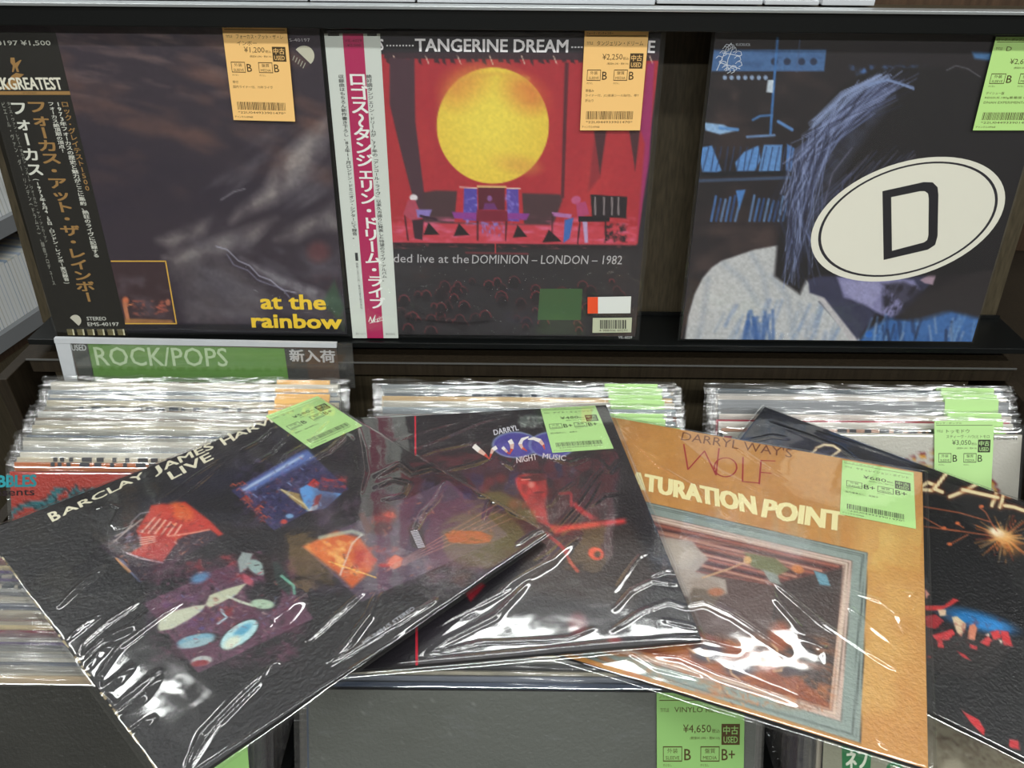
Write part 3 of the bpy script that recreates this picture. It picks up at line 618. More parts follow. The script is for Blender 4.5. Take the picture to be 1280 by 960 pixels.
for i in range(16):
    x = 890+i*6; a.line([(x+5, 244+8*rng.rand()), (x-1, 276)], 3, ('4a78b8', '2f5088', '6488b8')[i % 3], 1.5, .8) if i not in (6, 7) else 0
a.poly([(920, 238), (932, 237), (924, 262)], '4a7cbc', 2).noise((862, 280, 970, 345), 40, 30, '4a3a38', .7, .4)
a.noise((1060, 80, 1180, 102), 9, 9, '4a70ac', .9, .5).poly([(1215, 65), (1240, 66), (1238, 76), (1218, 73)], '4f86c0', 4, .8)
a.poly([(1250, 230), (1290, 225), (1288, 250), (1262, 255)], '3d6088', 4, .8)
# shirt
a.poly([(855, 432), (860, 396), (868, 368), (878, 348), (890, 334), (902, 326), (943, 312), (976, 306), (1000, 340), (1022, 366), (1060, 400), (1072, 432)], 'bcbdbe', 3)
for _ in range(60):
    x = 905+rng.rand()*150; y = 372+rng.rand()*55; a.line([(x, y), (x-6-10*rng.rand(), y+20+14*rng.rand())], 2+3*rng.rand(), ('8d9db4', '7289b0', 'c2c3c8')[rng.randint(3)], 4, .45)
for _ in range(16): x = 928+rng.rand()*38; a.line([(x, 385+20*rng.rand()), (x-8+18*rng.rand(), 430)], 4, '3c5f9a', 3, .6)
for Q in ([(905, 330), (930, 350), (948, 380)], [(940, 318), (955, 345), (960, 385)], [(965, 345), (985, 372), (990, 410)], [(885, 350), (880, 390), (872, 428)], [(1000, 380), (1008, 405), (1010, 430)]): a.line(Q, 5, '8f98a8', 8, .5)
a.line([(1024, 377), (1040, 395), (1066, 424)], 2.4, '7c7c86', 1.5).poly([(1022, 372), (1030, 366), (1072, 410), (1075, 428), (1064, 428)], 'bdb9bc', 2)
# face, neck, hair
a.poly([(1010, 350), (1060, 330), (1170, 330), (1165, 352), (1130, 392), (1115, 399), (1095, 392), (1072, 425), (1030, 372), (1012, 366)], '383850', 3)
a.poly([(1046, 346), (1100, 345), (1142, 350), (1150, 362), (1136, 375), (1122, 392), (1112, 397), (1095, 390), (1078, 378), (1055, 372)], '8583ac', 4)
a.poly([(1050, 352), (1095, 350), (1102, 362), (1090, 384), (1072, 378), (1058, 368)], '9896bc', 5, .8).noise((1100, 352, 1160, 396), 5, 9, '23202e', .95, .38, 30).poly([(1150, 350), (1172, 338), (1166, 356), (1156, 354)], 'a58c9c', 2).poly([(1103, 355), (1130, 352), (1155, 364), (1150, 392), (1132, 398), (1128, 380)], '26222c', 5, .7)
a.poly([(1070, 432), (1085, 412), (1110, 398), (1135, 400), (1170, 385), (1225, 395), (1230, 432)], '3f6aa6', 6)
for _ in range(50):
    x = 1085+rng.rand()*135; y = 392+rng.rand()*25; a.line([(x, y), (x-10+14*rng.rand(), y+22)], 2.5, ('6f93bf', '2b4a80', '9aa9c0', '202840')[rng.randint(4)], 3, .55)
a.poly([(1120, 398), (1150, 370), (1240, 330), (1300, 330), (1290, 395), (1225, 398), (1190, 388), (1150, 400)], '2a2426', 9)
a.ell(1086, 418, 4, 4, '2f6cc0', 0, .4)
a.poly([(1004, 172), (1020, 140), (1050, 108), (1085, 90), (1130, 84), (1190, 84), (1235, 96), (1262, 140), (1300, 200), (1300, 330), (1180, 345), (1010, 345), (1000, 368), (968, 345), (972, 300), (985, 260), (992, 210)], '1b171a', 5)
a.poly([(1000, 180), (1040, 130), (1085, 104), (1120, 120), (1090, 160), (1050, 215), (1010, 300), (985, 340), (984, 260)], '4a5068', 12, .55, .5, 14)
hr = np.random.RandomState(3)
for _ in range(230):
    t = hr.rand(); x0 = 1120-55*t+hr.randn()*16; y0 = 96+38*t+hr.randn()*8; x1 = 1040-38*t+hr.randn()*12; y1 = 150+55*t; x2 = 1008-20*t+hr.randn()*12; y2 = 240+30*hr.rand(); x3 = 985+hr.randn()*10+18*t; y3 = 300+60*hr.rand()
    c = ('4a5274', '6a759c', '2c3048', '8b98c0', '242438')[hr.randint(5)]
    a.line([(x0, y0), (x1, y1), (x2, y2), (x3, y3)][:2+hr.randint(3)], .9+.8*hr.rand(), c, 1.4, .3+.5*hr.rand())
for _ in range(70):
    x0 = 1040+hr.rand()*110; y0 = 180+hr.rand()*60; a.line([(x0, y0), (x0-22-16*hr.rand(), y0+32), (x0-35, y0+70)], 1.2, ('4a547c', '6a7196', '8a86a0')[hr.randint(3)], 1.5, .45*hr.rand()+.1)
for _ in range(34):
    x0 = 1095+hr.rand()*20; a.line([(x0, 92+6*hr.rand()), (x0-45, 112+10*hr.rand()), (x0-85, 150+12*hr.rand())], 1, '8c9cc4', 1.2, .5)
for _ in range(10): a.line([(1080+10*hr.rand(), 104+5*hr.rand()), (1110, 98+4*hr.rand()), (1142, 108+5*hr.rand())], 1.2, '7f92bc', 1.2, .5)
a.line([(1183, 88), (1195, 82), (1210, 86), (1225, 96)], 1.6, '8a8a94', 1.5, .5)
a.grain(.10, 3).build('cover_print', tC, 'printm')
ov = lambda k, n=64: [(1135+k*121.5*math.cos(t), 274-k*27*math.cos(t)+k*73.2*math.sin(t)) for t in [2*math.pi*i/n for i in range(n)]]
P = Print('oval_badge', cC, tC, .0001)
P.poly(ov(1), 'e8e5d6').poly(ov(.925), '25222a', .00004).poly(ov(.895), 'e8e5d6', .00008)
D1 = [(1103, 239), (1155, 227.5), (1166, 228), (1172, 234), (1173, 243), (1172, 295), (1169, 306), (1160, 312), (1104.5, 325)]
D2 = [(1114, 246.5), (1150, 239), (1156, 239), (1160, 242), (1161, 248), (1160.5, 294), (1159, 300), (1155, 303), (1115, 313.5)]
Q1 = [P.cv.l(*p, .00024) for p in D1]; Q2 = [P.cv.l(*p, .00024) for p in D2]
for i in range(9): j = (i+1) % 9; P.mb.poly(orient([Q1[i], Q1[j], Q2[j], Q2[i]]), '1c1a20')
P = Print('title_lettering', cC, tC)
P.text('KUCKUCK', (920, 57.5), (938, 57.5), (920, 54), 'c8ccd4')
lr = random.Random(4)
for k in range(14):
    t = k*.45; x = 912+(10+3*math.sin(k*2))*math.cos(t); y = 73+(15)*math.sin(t); P.line([(x-4, y), (x-1, y-3), (x+3, y-2), (x+4, y+2), (x, y+4)], .0005, 'd2d8e2')
P.line([(896, 88), (904, 70), (908, 60), (914, 54), (916, 60), (910, 74), (908, 88)], .0006, 'd2d8e2').line([(899, 78), (925, 86)], .0006, 'd2d8e2').line([(903, 66), (926, 70)], .0005, 'd2d8e2')
film_mesh(cC, 'film', tC, M['filmd'], 160, .003, .0008, [([(872, 385), (890, 392), (918, 382)], 1.6, .0007), ([(882, 400), (905, 395), (925, 378)], 1.6, .0007), ([(938, 402), (940, 396), (980, 392), (1030, 380), (1075, 378)], 1.5, .0007), ([(940, 404), (975, 415), (1010, 418)], 1.5, .0006)], .0009, 70, 3)
tag(cC, tC, [(1245, 46), (1329, 46), (1300, 163), (1216, 163)], 'b8e088', ('D',), '¥2,650', 'B', 'B', ('デイシュー盤', 'REISSUE,180g重量盤 GERMANY', 'DNAH EXPERIMENTAL サイケ'), dz=.0034)
# ------------------------------------------------------------------ front covers of the bins
def bin_cover(ci, y, Tf, w=None, dz=.0):
    x0 = sum(COLS[ci])/2-BS/2; tl = np.array([x0, y, Tf(y)-.003])+NR*.002
    return Cover(tl, (1, 0, 0), UR, BS, th=.003)
def bin_front(cv, label, base='808080', n=None): t = thing('record_album', label, 'record', mw=cv.mw); sleeve_box(cv, t, M['sleeve']); return t
# red cover, left rear bin
y = .588; cR = bin_cover(0, y, T_rear); tR = bin_front(cR, 'red album with teal and dark lettering, foremost in the left rear bin')
a = Art(cR, 90, 'b0382c'); a.noise((-200, 590, 470, 900), 30, 25, '9c3026', .5, .5)
for P_ in ([(8, 655), (16, 640), (30, 632), (52, 628), (70, 627)], [(46, 634), (56, 636), (66, 616), (72, 612), (80, 612)], [(62, 648), (68, 620), (76, 612)], [(70, 632), (92, 622)], [(80, 645), (88, 620), (96, 610)], [(92, 640), (100, 618), (106, 614)], [(104, 634), (116, 612), (120, 616)]):
    a.line(P_, 7.5, '151a22', 1.5).line(P_, 5, '27747c', 1.5)
a.build('cover_print', tR); P = Print('title_lettering', cR, tR)
P.text('PEBBLES', (-22, 609.5), (45, 608), (-22, 595), '2f8f98', .05).text('presents', (-24, 623), (43, 622), (-24, 613), '251a20', .02)
film_mesh(cR, 'film', tR, M['film'], 60, .005, .0008, [], .0008, 50, 5)
# off-white cover, right rear bin
y = .6425; cW = bin_cover(2, y, T_rear); tW = bin_front(cW, 'off-white album with thin coloured rings and a green tag, foremost in the right rear bin')
a = Art(cW, 90, 'c9c5ba')
for r, c in ((78, '8a2c34'), (74, 'd8a030'), (66, 'a8644a'), (60, 'c9a050')): a.line([(1175+r*math.cos(t), 640+r*.98*math.sin(t)) for t in np.linspace(0, 6.283, 40)], 2.5, c, 1)
a.build('cover_print', tW); P = Print('title_lettering', cW, tW)
P.text('MS-80741', (1242, 550), (1271, 550), (1242, 545), '2c2c2c', .01)
P.poly([(905, 545), (915, 545), (914, 549), (904, 549)], 'b83040')
film_mesh(cW, 'film', tW, M['film'], 60, .005, .0008, [], .0008, 50, 6)
tag(cW, tW, [(1168, 540-14), (1243, 540-14), (1238, 632), (1168, 632)], GREEN, ('トッモドウ', 'スティーヴ・ハウ(とトモロ'), '¥3,050', 'B', 'B', dz=.0022)
# middle rear
cM = bin_cover(1, .6345, T_rear); tM = bin_front(cM, 'tan and red edged album, foremost in the middle rear bin under the crossed black cover')
a = Art(cM, 60, 'b98a62'); a.noise((400, 500, 900, 800), 30, 20, '8a4438', .8, .5); a.build('cover_print', tM); film_mesh(cM, 'film', tM, M['film'], 60, .005, .0008, [], .0008, 50, 9)
tag(cM, tM, [(778, 534), (850, 535), (850, 620), (775, 620)], GREEN, ('ウルフ',), '¥1,880', 'B', 'B', dz=.0022)
# front row: black, grey, illustrated
yF = .3268
cK = bin_cover(0, yF, T_front); tK = bin_front(cK, 'plain black album, foremost in the left front bin')
a = Art(cK, 100, '2b2b28'); a.noise((-100, 860, 330, 1100), 60, 50, '343430', .6, .45).noise((-100, 860, 330, 900), 20, 5, '3c3c3a', .5, .6); a.build('cover_print', tK)
film_mesh(cK, 'film', tK, M['film'], 90, .005, .0008, [([(18, 868), (24, 880), (20, 905)], 2, .0005), ([(100, 872), (200, 876), (300, 872)], 2, .0005)], .0004, 90, 7)
tag(cK, tK, [(206, 868), (304, 870), (315, 960+45), (210, 960+45)], '8fbc70', ('ロック',), '¥980', 'B', 'B', dz=.0022)
cG = bin_cover(1, yF, T_front); tG = bin_front(cG, 'plain grey album with a large green tag, foremost in the middle front bin')
a = Art(cG, 130, '5d605b'); a.noise((360, 880, 820, 930), 26, 3, '74777a', .5, .6, 4).noise((360, 865, 960, 1000), 90, 40, '555852', .6, .5)
for _ in range(60): x = 370+rng.rand()*440; yy = 872+rng.rand()*90; a.ell(x, yy, .8, .8, '8a8c88', 0, .5, .6)
a.build('cover_print', tG); film_mesh(cG, 'film', tG, M['film'], 100, .006, .0008, [([(385, 872), (420, 880), (450, 876), (470, 870)], 1.5, .0005), ([(800, 868), (802, 880)], 1.5, .0006)], .0006, 80, 8)
tag(cG, tG, [(820.8, 866), (931, 866), (928.5, 1040), (821.5, 1040)], '86b068', ('VINYLO REQUIEM',), '¥4,650', 'B', 'B+', dz=.0022, head='ノイズ/アヴァンギャルド')
cP = bin_cover(2, yF, T_front); tP = bin_front(cP, 'grey-beige album with brown brushwork and a green logo box, foremost in the right front bin')
a = Art(cP, 130, '9a9a86'); a.poly([(1125, 870), (1400, 870), (1400, 1100), (1125, 1100)], '8f8874', 12)
pr = np.random.RandomState(9)
for _ in range(140):
    x = 1170+pr.rand()*150; yy = 905+pr.rand()*70; r = 8+pr.rand()*30; t0 = pr.rand()*6; a.line([(x+r*math.cos(t0+k*.35), yy+r*.6*math.sin(t0+k*.35)) for k in range(5)], 1.2+pr.rand()*1.5, ('6a5648', '544338', 'aaa290', '7a6c58')[pr.randint(4)], 1.5, .5)
a.ell(1192, 960, 14, 12, 'b5ad98', 0, .6).build('cover_print', tP)
P = Print('logo_lettering', cP, tP)
P.poly([(1052, 922), (1090, 933), (1087, 975), (1053, 975)], '2f7c4c').text('ネフ', (1058, 962), (1084, 960), (1058, 938), 'e6ead8', .03).line([(1060, 935), (1083, 941)], .0018, 'd8e0cc').text('Q', (1108, 975), (1128, 975), (1108, 953), '2f7c4c', .04)
film_mesh(cP, 'film', tP, M['film'], 90, .005, .0008, [], .0008, 70, 4)

# ------------------------------------------------------------------ the four albums laid across the bins
def rod(wv):
    t = np.linalg.norm(wv); k = wv/t; K = np.array([[0, -k[2], k[1]], [k[2], 0, -k[0]], [-k[1], k[0], 0]]); return np.eye(3)+math.sin(t)*K+(1-math.cos(t))*K@K
SL = .303
def laid(v, th=.003, k=1.0): R = rod(np.array(v[3:])); return Cover(np.array(v[:3])*k, R[:, 0], R[:, 1], SL*k, th=th)
VA = [0.27083, 0.6692, -0.47792, -0.06878, 0.05359, -0.59119]; VS = [0.08486, 0.63873, -0.46713, -0.06692, -0.08078, -0.41341]; VD = [-0.20499, 0.60196, -0.4537, -0.06401, -0.00297, 0.11431]; VB = [-0.39925, 0.41792, -0.42186, -0.09453, 0.0724, 0.82735]
# sparkler album (lowest)
cv = laid(VA, k=.998); tt = album(cv, 'record_album', 'black album with glowing script and a sparkler, lying at the far right')
a = Art(cv, 250, '110f14'); a.noise((920, 500, 1150, 600), 50, 14, '24263a', .8, .4, 20)
for _ in range(150):
    t = rng.rand()*6.283; r = 6+rng.rand()**2*34; a.line([(1255+5*math.cos(t), 671+4*math.sin(t)), (1255+r*1.1*math.cos(t), 672+r*.9*math.sin(t))], .8+.8*rng.rand(), ('c8642c', 'e09a50', 'a03818', 'f0c080')[rng.randint(4)], 1.2, .6)
a.ell(1252, 669, 17, 7, 'f4d8a0', 25, .9).ell(1247, 666, 9, 4, 'fff6dc', 25, .7).ell(1262, 680, 18, 12, 'e0903c', 30, 1, .5)
for Q in ([(1153, 633), (1200, 641), (1237, 652)], [(1155, 647), (1180, 661), (1235, 669)], [(1155, 658), (1200, 664)], [(1210, 668), (1190, 679)], [(1224, 634), (1232, 640), (1240, 655), (1246, 664)], [(1262, 662), (1270, 650)], [(1196, 654), (1205, 660)]): a.line(Q, 1.5, 'b8623c', 1.2, .9)
for x, y in ((1187, 680), (1180, 660), (1197, 654), (1227, 633)): a.ell(x, y, 3, 2, 'd87040', 0, .7)
for Q in ([(1020, 560), (1030, 556), (1042, 557), (1050, 563), (1040, 570)], [(1020, 562), (1005, 575)]): a.line(Q, 5, '7a4a30', 3, .6).line(Q, 2.6, 'e8d8b0', 1.2)
for Q in ([(1150, 609), (1160, 603), (1170, 607), (1165, 613), (1153, 612)], [(1185, 589), (1168, 611), (1178, 615)], [(1187, 621), (1205, 614), (1225, 603), (1242, 598)], [(1242, 598), (1246, 615), (1240, 632)], [(1203, 612), (1225, 617), (1248, 622)], [(1250, 634), (1256, 614), (1262, 620), (1275, 612), (1284, 610)], [(1256, 632), (1268, 634), (1285, 640)]):
    a.line(Q, 8, 'a04a20', 4, .6).line(Q, 4.2, 'f3e2b4', 1.3)
a.ell(1262, 614, 10, 8, 'e88048', 0, .9, .6)
a.ell(1222, 776, 44, 11, '1878b8', 15, .9).ell(1240, 782, 22, 6, '2f8cd0', 12, .9)
for Q, c in (([(1156, 757), (1180, 757), (1192, 748), (1199, 750), (1188, 757), (1176, 763), (1156, 763)], 'd03838'), ([(1156, 735), (1162, 743), (1157, 748)], 'e8a090'), ([(1172, 762), (1182, 762), (1183, 769), (1175, 770)], 'e8c8a8'), ([(1156, 770), (1170, 768), (1180, 776), (1170, 786), (1158, 784)], 'b02c34'), ([(1180, 790), (1190, 786), (1194, 792), (1185, 800), (1170, 800), (1165, 794)], 'd4363c'), ([(1190, 772), (1196, 770), (1208, 780), (1202, 796), (1196, 790)], 'e4cca8'), ([(1212, 782), (1218, 779), (1222, 786), (1218, 800), (1210, 799)], 'd8886a'), ([(1172, 800), (1178, 800), (1180, 810), (1172, 809)], 'd23a3e'), ([(1225, 803), (1235, 795), (1240, 800), (1235, 808)], 'd0383c'), ([(1238, 790), (1248, 787), (1252, 797), (1242, 800)], 'd83c40'), ([(1250, 788), (1260, 789), (1266, 808), (1254, 806), (1252, 796)], 'd4383e'), ([(1231, 794), (1238, 791), (1236, 796)], 'f0e4d0'), ([(1248, 799), (1254, 801), (1251, 804)], 'f0e4d0'), ([(1212, 805), (1222, 808), (1220, 812), (1213, 810)], 'c8343a'), ([(1196, 814), (1206, 818), (1213, 825), (1204, 822)], 'c8343a'), ([(1202, 888), (1224, 900), (1231, 912), (1230, 920), (1215, 905)], 'd0323a'), ([(1262, 924), (1274, 926), (1274, 937), (1262, 934)], 'c8303a'), ([(1160, 820), (1165, 821), (1160, 823)], 'c8303a')): a.poly(Q, c, 1.6)
a.noise((1156, 765, 1270, 812), 5, 5, '8c2028', .6, .55)
a.build('cover_print', tt)
film_mesh(cv, 'film', tt, M['film'], 200, .005, .0009, [([(930, 552), (965, 545), (985, 548)], 2, .0009), ([(965, 530), (1010, 545), (1050, 560), (1090, 590)], 2, .0007), ([(1168, 860), (1174, 842)], 2, .0009), ([(1020, 540), (1100, 565), (1200, 605), (1280, 634)], 1.6, .0006)], .0004, 90, 11)
# tan album with framed painting
cv = laid(VS); tt = album(cv, 'record_album', 'tan album with a framed barn painting and cream lettering, lying right of centre')
a = Art(cv, 270, 'c58d48'); a.noise((600, 480, 1200, 1000), 40, 34, 'b87c3c', .55, .45).noise((600, 480, 1200, 1000), 12, 10, 'd6a462', .4, .55)
a.noise((1060, 640, 1165, 900), 50, 60, 'd3a860', .7, .35)
fr = lambda p, q, r, s_, c, so=1: a.poly([p, q, r, s_], c, so)
# corners TL,TR,BR,BL for successive frames
TLo, TRo, BRo, BLo = np.array((690, 600.)), np.array((1085, 691.)), np.array((1075.6, 929.)), np.array((600, 782.))
TLi, TRi, BRi, BLi = np.array((735, 633.)), np.array((1054, 707.)), np.array((1036.6, 885.6)), np.array((655, 770.))
k4 = lambda t: [tuple(o*(1-t)+i*t) for o, i in ((TLo, TLi), (TRo, TRi), (BRo, BRi), (BLo, BLi))]
for t, c in ((0, '2c3030'), (.03, '8f9c95'), (.14, '3c4644'), (.17, '8b9891'), (.24, '505a56'), (.27, '8d9a93'), (.62, '6a5c54'), (.65, 'cdb2a4'), (.76, '7e6458'), (.79, 'd8c0ae'), (.9, 'a8897c'), (.94, 'cfb09c'), (1, '5d3c38')): fr(*k4(t), c)
a.noise((700, 600, 1085, 930), 8, 60, '9fa8a2', .25, .5)
W_ = lambda u, v: tuple((TLi*(1-u)+TRi*u)*(1-v)+(BLi*(1-u)+BRi*u)*v)
wp = lambda L_, c, so=2, al=1: a.poly([W_(*p) for p in L_], c, so, al)
wp([(0, 0), (1, 0), (.76, .24), (.6, .28), (.2, .2), (0, .2)], '6e3a34')
for i in range(9): t = i/9; wl = [W_(.15+.02*i, .02+.028*i), W_(.98-.03*i, .015+.028*i)]; a.line(wl, 2.6, ('a05a48', '452422', 'c0907c')[i % 3], 1.2)
wp([(.25, .06), (.62, .03), (.4, .09)], 'b08068', 2, .7)
wp([(.76, .24), (1, .02), (1, 1), (.82, .86), (.74, .6)], '453634', 2)
for i in range(8): u = .77+i*.028; a.line([W_(u, .25-.02*i), W_(u+.01, .9)], 1.4, '2c2222', 1.2, .7)
wp([(.45, .28), (.76, .25), (.78, .75), (.4, .7)], '5a4440', 4); a.line([W_(.45, .3), W_(.76, .25)], 2, '8a5048')
wp([(.28, .1), (.42, .08), (.5, .18), (.47, .3), (.58, .3), (.6, .4), (.5, .5), (.36, .5), (.26, .4)], 'a79a90', 3)
a.ell(*W_(.38, .2), 26, 15, 'b4a89c', 20, .4).ell(*W_(.52, .4), 20, 12, '9c8c80', 15, .5)
wp([(.62, .07), (.74, .06), (.8, .12), (.76, .18), (.66, .16)], '66683a', 2); a.ell(*W_(.64, .12), 5, 5, 'd0a060', 0, .4).line([W_(.64, .13), W_(.58, .22), W_(.5, .33)], 2, 'c8a078').ell(*W_(.83, .1), 8, 5, 'c87c40', 20, .5)
wp([(.89, .08), (.94, .09), (.96, .16), (.92, .17)], '6a98a8', 1.5); wp([(.7, .16), (.76, .17), (.78, .24), (.74, .24)], '8a9088', 2)
wp([(0, .82), (.35, .72), (.8, .76), (1, .96), (1, 1), (0, 1)], '8f4a2c', 6); a.noise((700, 790, 1050, 890), 16, 5, 'c07848', .8, .45, 15)
wp([(.48, .42), (.58, .4), (.56, .55), (.46, .6)], '6a5a4c', 3)
for cx, cy, rx, ry, c in ((975, 795, 14, 18, 'a0502c'), (968, 830, 10, 14, '9a4426'), (885, 815, 20, 13, '4a4a5a'), (925, 835, 20, 10, '54505e'), (985, 838, 14, 8, '4a4048'), (840, 805, 22, 12, 'b06c34'), (895, 740, 10, 5, 'b06a48')): a.ell(cx, cy, rx, ry, c, 0, .6, .9)
for Q in ([(965, 805), (972, 812), (970, 820), (962, 822), (955, 828)], [(970, 826), (979, 830), (977, 838), (966, 839)], [(882, 812), (883, 820), (886, 826)], [(912, 830), (914, 842), (925, 850)], [(980, 800), (992, 806), (996, 818)], [(860, 810), (868, 816)]): a.line(Q, 2.2, 'd6b088', 1.2)
for _ in range(70): x = 900+rng.rand()*140; y = 845+rng.rand()*40; a.line([(x, y), (x-8+16*rng.rand(), y+5)], 1.4, ('c8703c', '7a3a24', 'd89a60', '5a3028')[rng.randint(4)], 1.5, .6)
a.grain(.05, 3).build('cover_print', tt)
P = Print('title_lettering', cv, tt, .00012)
P.text("DARRYL WAY'S", (851, 550), (990, 572.5), (853.5, 539.5), '7a4a30')
s_ = lambda *Q: [(760+x/3.2, 520+y/3.2) for x, y in Q]
for Q in (s_((303, 113), (320, 214), (386, 140), (432, 236), (444, 130)), s_((540, 165), (538, 262), (602, 268)), s_((605, 272), (612, 178), (668, 180)), s_((608, 225), (652, 229)), s_(*[(470+45*math.cos(t), 205+38*math.sin(t)) for t in np.linspace(0, 6.283, 22)])): P.line(Q, .0014, 'a63a3a')
P.text('ATURATION', (788, 609), (945, 643), (790, 589), 'eee4ae', .045).text('POINT', (953, 646), (1053, 664), (957, 624), 'eee4ae', .045)
film_mesh(cv, 'film', tt, M['film'], 230, .005, .0010, [([(800, 768), (880, 752), (915, 768), (960, 798), (985, 815)], 4, .0010), ([(840, 775), (880, 800), (920, 810)], 5, .0008), ([(960, 727), (970, 750), (1005, 790)], 2.5, .0008), ([(966, 727), (1030, 780), (1090, 820), (1112, 836)], 1.8, .0008), ([(1060, 738), (1100, 752), (1122, 768), (1132, 793)], 1.8, .0009), ([(1060, 758), (1090, 785), (1120, 808)], 2, .0009),
 ([(1085, 815), (1105, 828), (1122, 838)], 2, .0009), ([(790, 815), (850, 822), (900, 845), (940, 858), (1000, 880)], 6, .0012), ([(760, 800), (820, 835), (880, 850)], 4, .0008), ([(1128, 742), (1143, 745), (1144, 764)], 2.5, .0008), ([(1098, 926), (1110, 935)], 2, .0008), ([(1005, 800), (1030, 812), (1040, 850)], 5, .0009), ([(770, 530), (820, 580), (870, 610), (910, 645)], 1.5, .0005), ([(845, 545), (900, 590), (960, 618)], 1.6, .0005), ([(915, 555), (960, 585), (985, 600)], 2, .0006), ([(800, 560), (830, 575)], 2, .0005), ([(700, 822), (850, 872), (1000, 920), (1150, 962)], 2, .0007)], .00055, 80, 12)
tag(cv, tt, [(1053, 575), (1142, 590.5), (1145, 661), (1050, 642.5)], GREEN, ('サチュレイション・ポイント',), '¥680', 'B+', 'B+', ('国内盤帯なし、見開き',), dz=.0005)
# wolf head lettering album
cv = laid(VD); tt = album(cv, 'record_album', 'black album with purple ovals and a red lit violinist, lying in the middle')
a = Art(cv, 260, '1d191f'); a.noise((430, 560, 880, 840), 60, 60, '2e2830', .7, .45).poly([(655, 655), (790, 655), (820, 720), (790, 760), (650, 740)], '382c28', 14, .8)
for cx in (644, 690): a.ell(cx, 556, 29, 16.5, '8fa4c4', 0, .12).ell(cx, 556, 27, 15, '4a4496', 0, .12).ell(cx, 560, 20, 8, '5a54ac', 0, .9, .6)
a.ell(663, 526, 16, 8, '59605c', -5, .4).noise((646, 517, 680, 536), 4, 3, 'a8b0a8', .9, .45).noise((646, 517, 680, 536), 3, 3, '24282a', .9, .55)
a.poly([(643, 598), (655, 592), (682, 592), (684, 612), (682, 630), (686, 658), (672, 652), (655, 625), (646, 610)], 'c43430', 4, .95, .35, 9).noise((640, 590, 690, 660), 6, 8, '7c1c1e', .7, .5)
a.poly([(648, 596), (684, 592), (682, 600), (664, 602)], '3c1418', 2, .8).line([(652, 600), (662, 599)], 1.5, 'e88878').line([(668, 616), (680, 615)], 1.5, '4a1418').ell(664, 606, 4, 4, 'e0a090', 0, .8, .7)
a.poly([(640, 590), (645, 582), (680, 580), (695, 592), (700, 620), (688, 640), (686, 600), (684, 592), (655, 590)], '15121a', 3)
a.poly([(684, 655), (700, 657), (740, 652), (782, 648), (782, 654), (760, 657), (710, 664), (694, 668)], 'd83a38', 5, .95, .3, 8).poly([(712, 627), (720, 628), (735, 640), (748, 648), (740, 651), (722, 640)], 'b82c30', 4, .9, .4, 6).line([(700, 617), (712, 616)], 4, '80242a', 2).line([(714, 618), (714, 632)], 3, 'a02c30', 2)
a.line([(682, 667), (700, 680), (712, 700), (720, 712)], 2.6, 'c04038', 1.5).line([(684, 668), (710, 690)], 4, 'a02c2c', 2).ell(745, 692, 10, 8, 'd8462e', 20, .3).ell(747, 693, 4, 4, '2c1c18', 0, .6).line([(712, 702), (722, 714)], 4, 'b04c38', 2)
for cx, cy in ((626, 598), (612, 602), (642, 630), (605, 610)): a.ell(cx, cy, 7, 6, '6c2422', 0, .9, .8)
a.ell(722, 780, 12, 14, '7a1f28', 0, .6, .8).ell(768, 800, 9, 4, '8a1f28', 0, .6, .8).poly([(578, 736), (600, 725), (606, 732), (588, 752)], '9c1c2c', 3, .9)
a.noise((800, 690, 850, 730), 10, 9, '6c5c5c', .7, .5).grain(.08, 3).build('cover_print', tt)
P = Print('title_lettering', cv, tt, .00012)
P.line([(519, 520), (521, 831)], .0016, 'c8283c')
cr = lambda x, y: (560+x/4, 480+y/4)
P.text('DARRYL', (618, 544), (648.5, 537.5), (616.5, 537.5), 'dcdce4', .01).text('NIGHT', (646, 579), (671.5, 574.5), (645, 571.5), 'd8d0d0', .01).text('MUSIC', (678, 573), (707, 576), (679, 566.5), 'd8d0d0', .01)
for Q, wd in (([(592, 557), (599, 563), (606, 568), (612, 574)], (6, 6, 4, .8)), ([(621, 559), (616, 562), (614, 567), (612, 573)], (5, 4.5, 3, .8)), ([(628, 559), (631, 562), (634, 565), (637, 568)], (4, 3.5, 2.5, .8)), ([(637, 550), (640, 555), (640, 561), (637, 568)], (5.5, 5.5, 4, .8)), ([(661, 546), (653, 549), (650, 555), (653, 560), (659, 564)], (1.5, 4, 5, 3.5, .8)), ([(660, 549), (667, 548), (675, 551), (679, 556), (681, 562)], (1.5, 4, 5, 3.5, .8))):
    Q = [np.array(q_, float) for q_ in Q]; Lf, Rt = [], []
    for i in range(len(Q)):
        d_ = Q[min(i+1, len(Q)-1)]-Q[max(i-1, 0)]; n_ = np.array([-d_[1], d_[0]])/np.hypot(*d_)*wd[i]/2; Lf.append(Q[i]-n_); Rt.append(Q[i]+n_)
    for i in range(len(Q)-1): P.poly([tuple(Lf[i]), tuple(Lf[i+1]), tuple(Rt[i+1]), tuple(Rt[i])], ('e8e4de', 'e8e4de', 'dcb8a8', 'cc5040')[min(3, i+(5-len(Q)))] if i else 'ece8e2', .00003)
P.text('WARREN HILL', (684, 673), (717, 668), (684, 669), '702428')
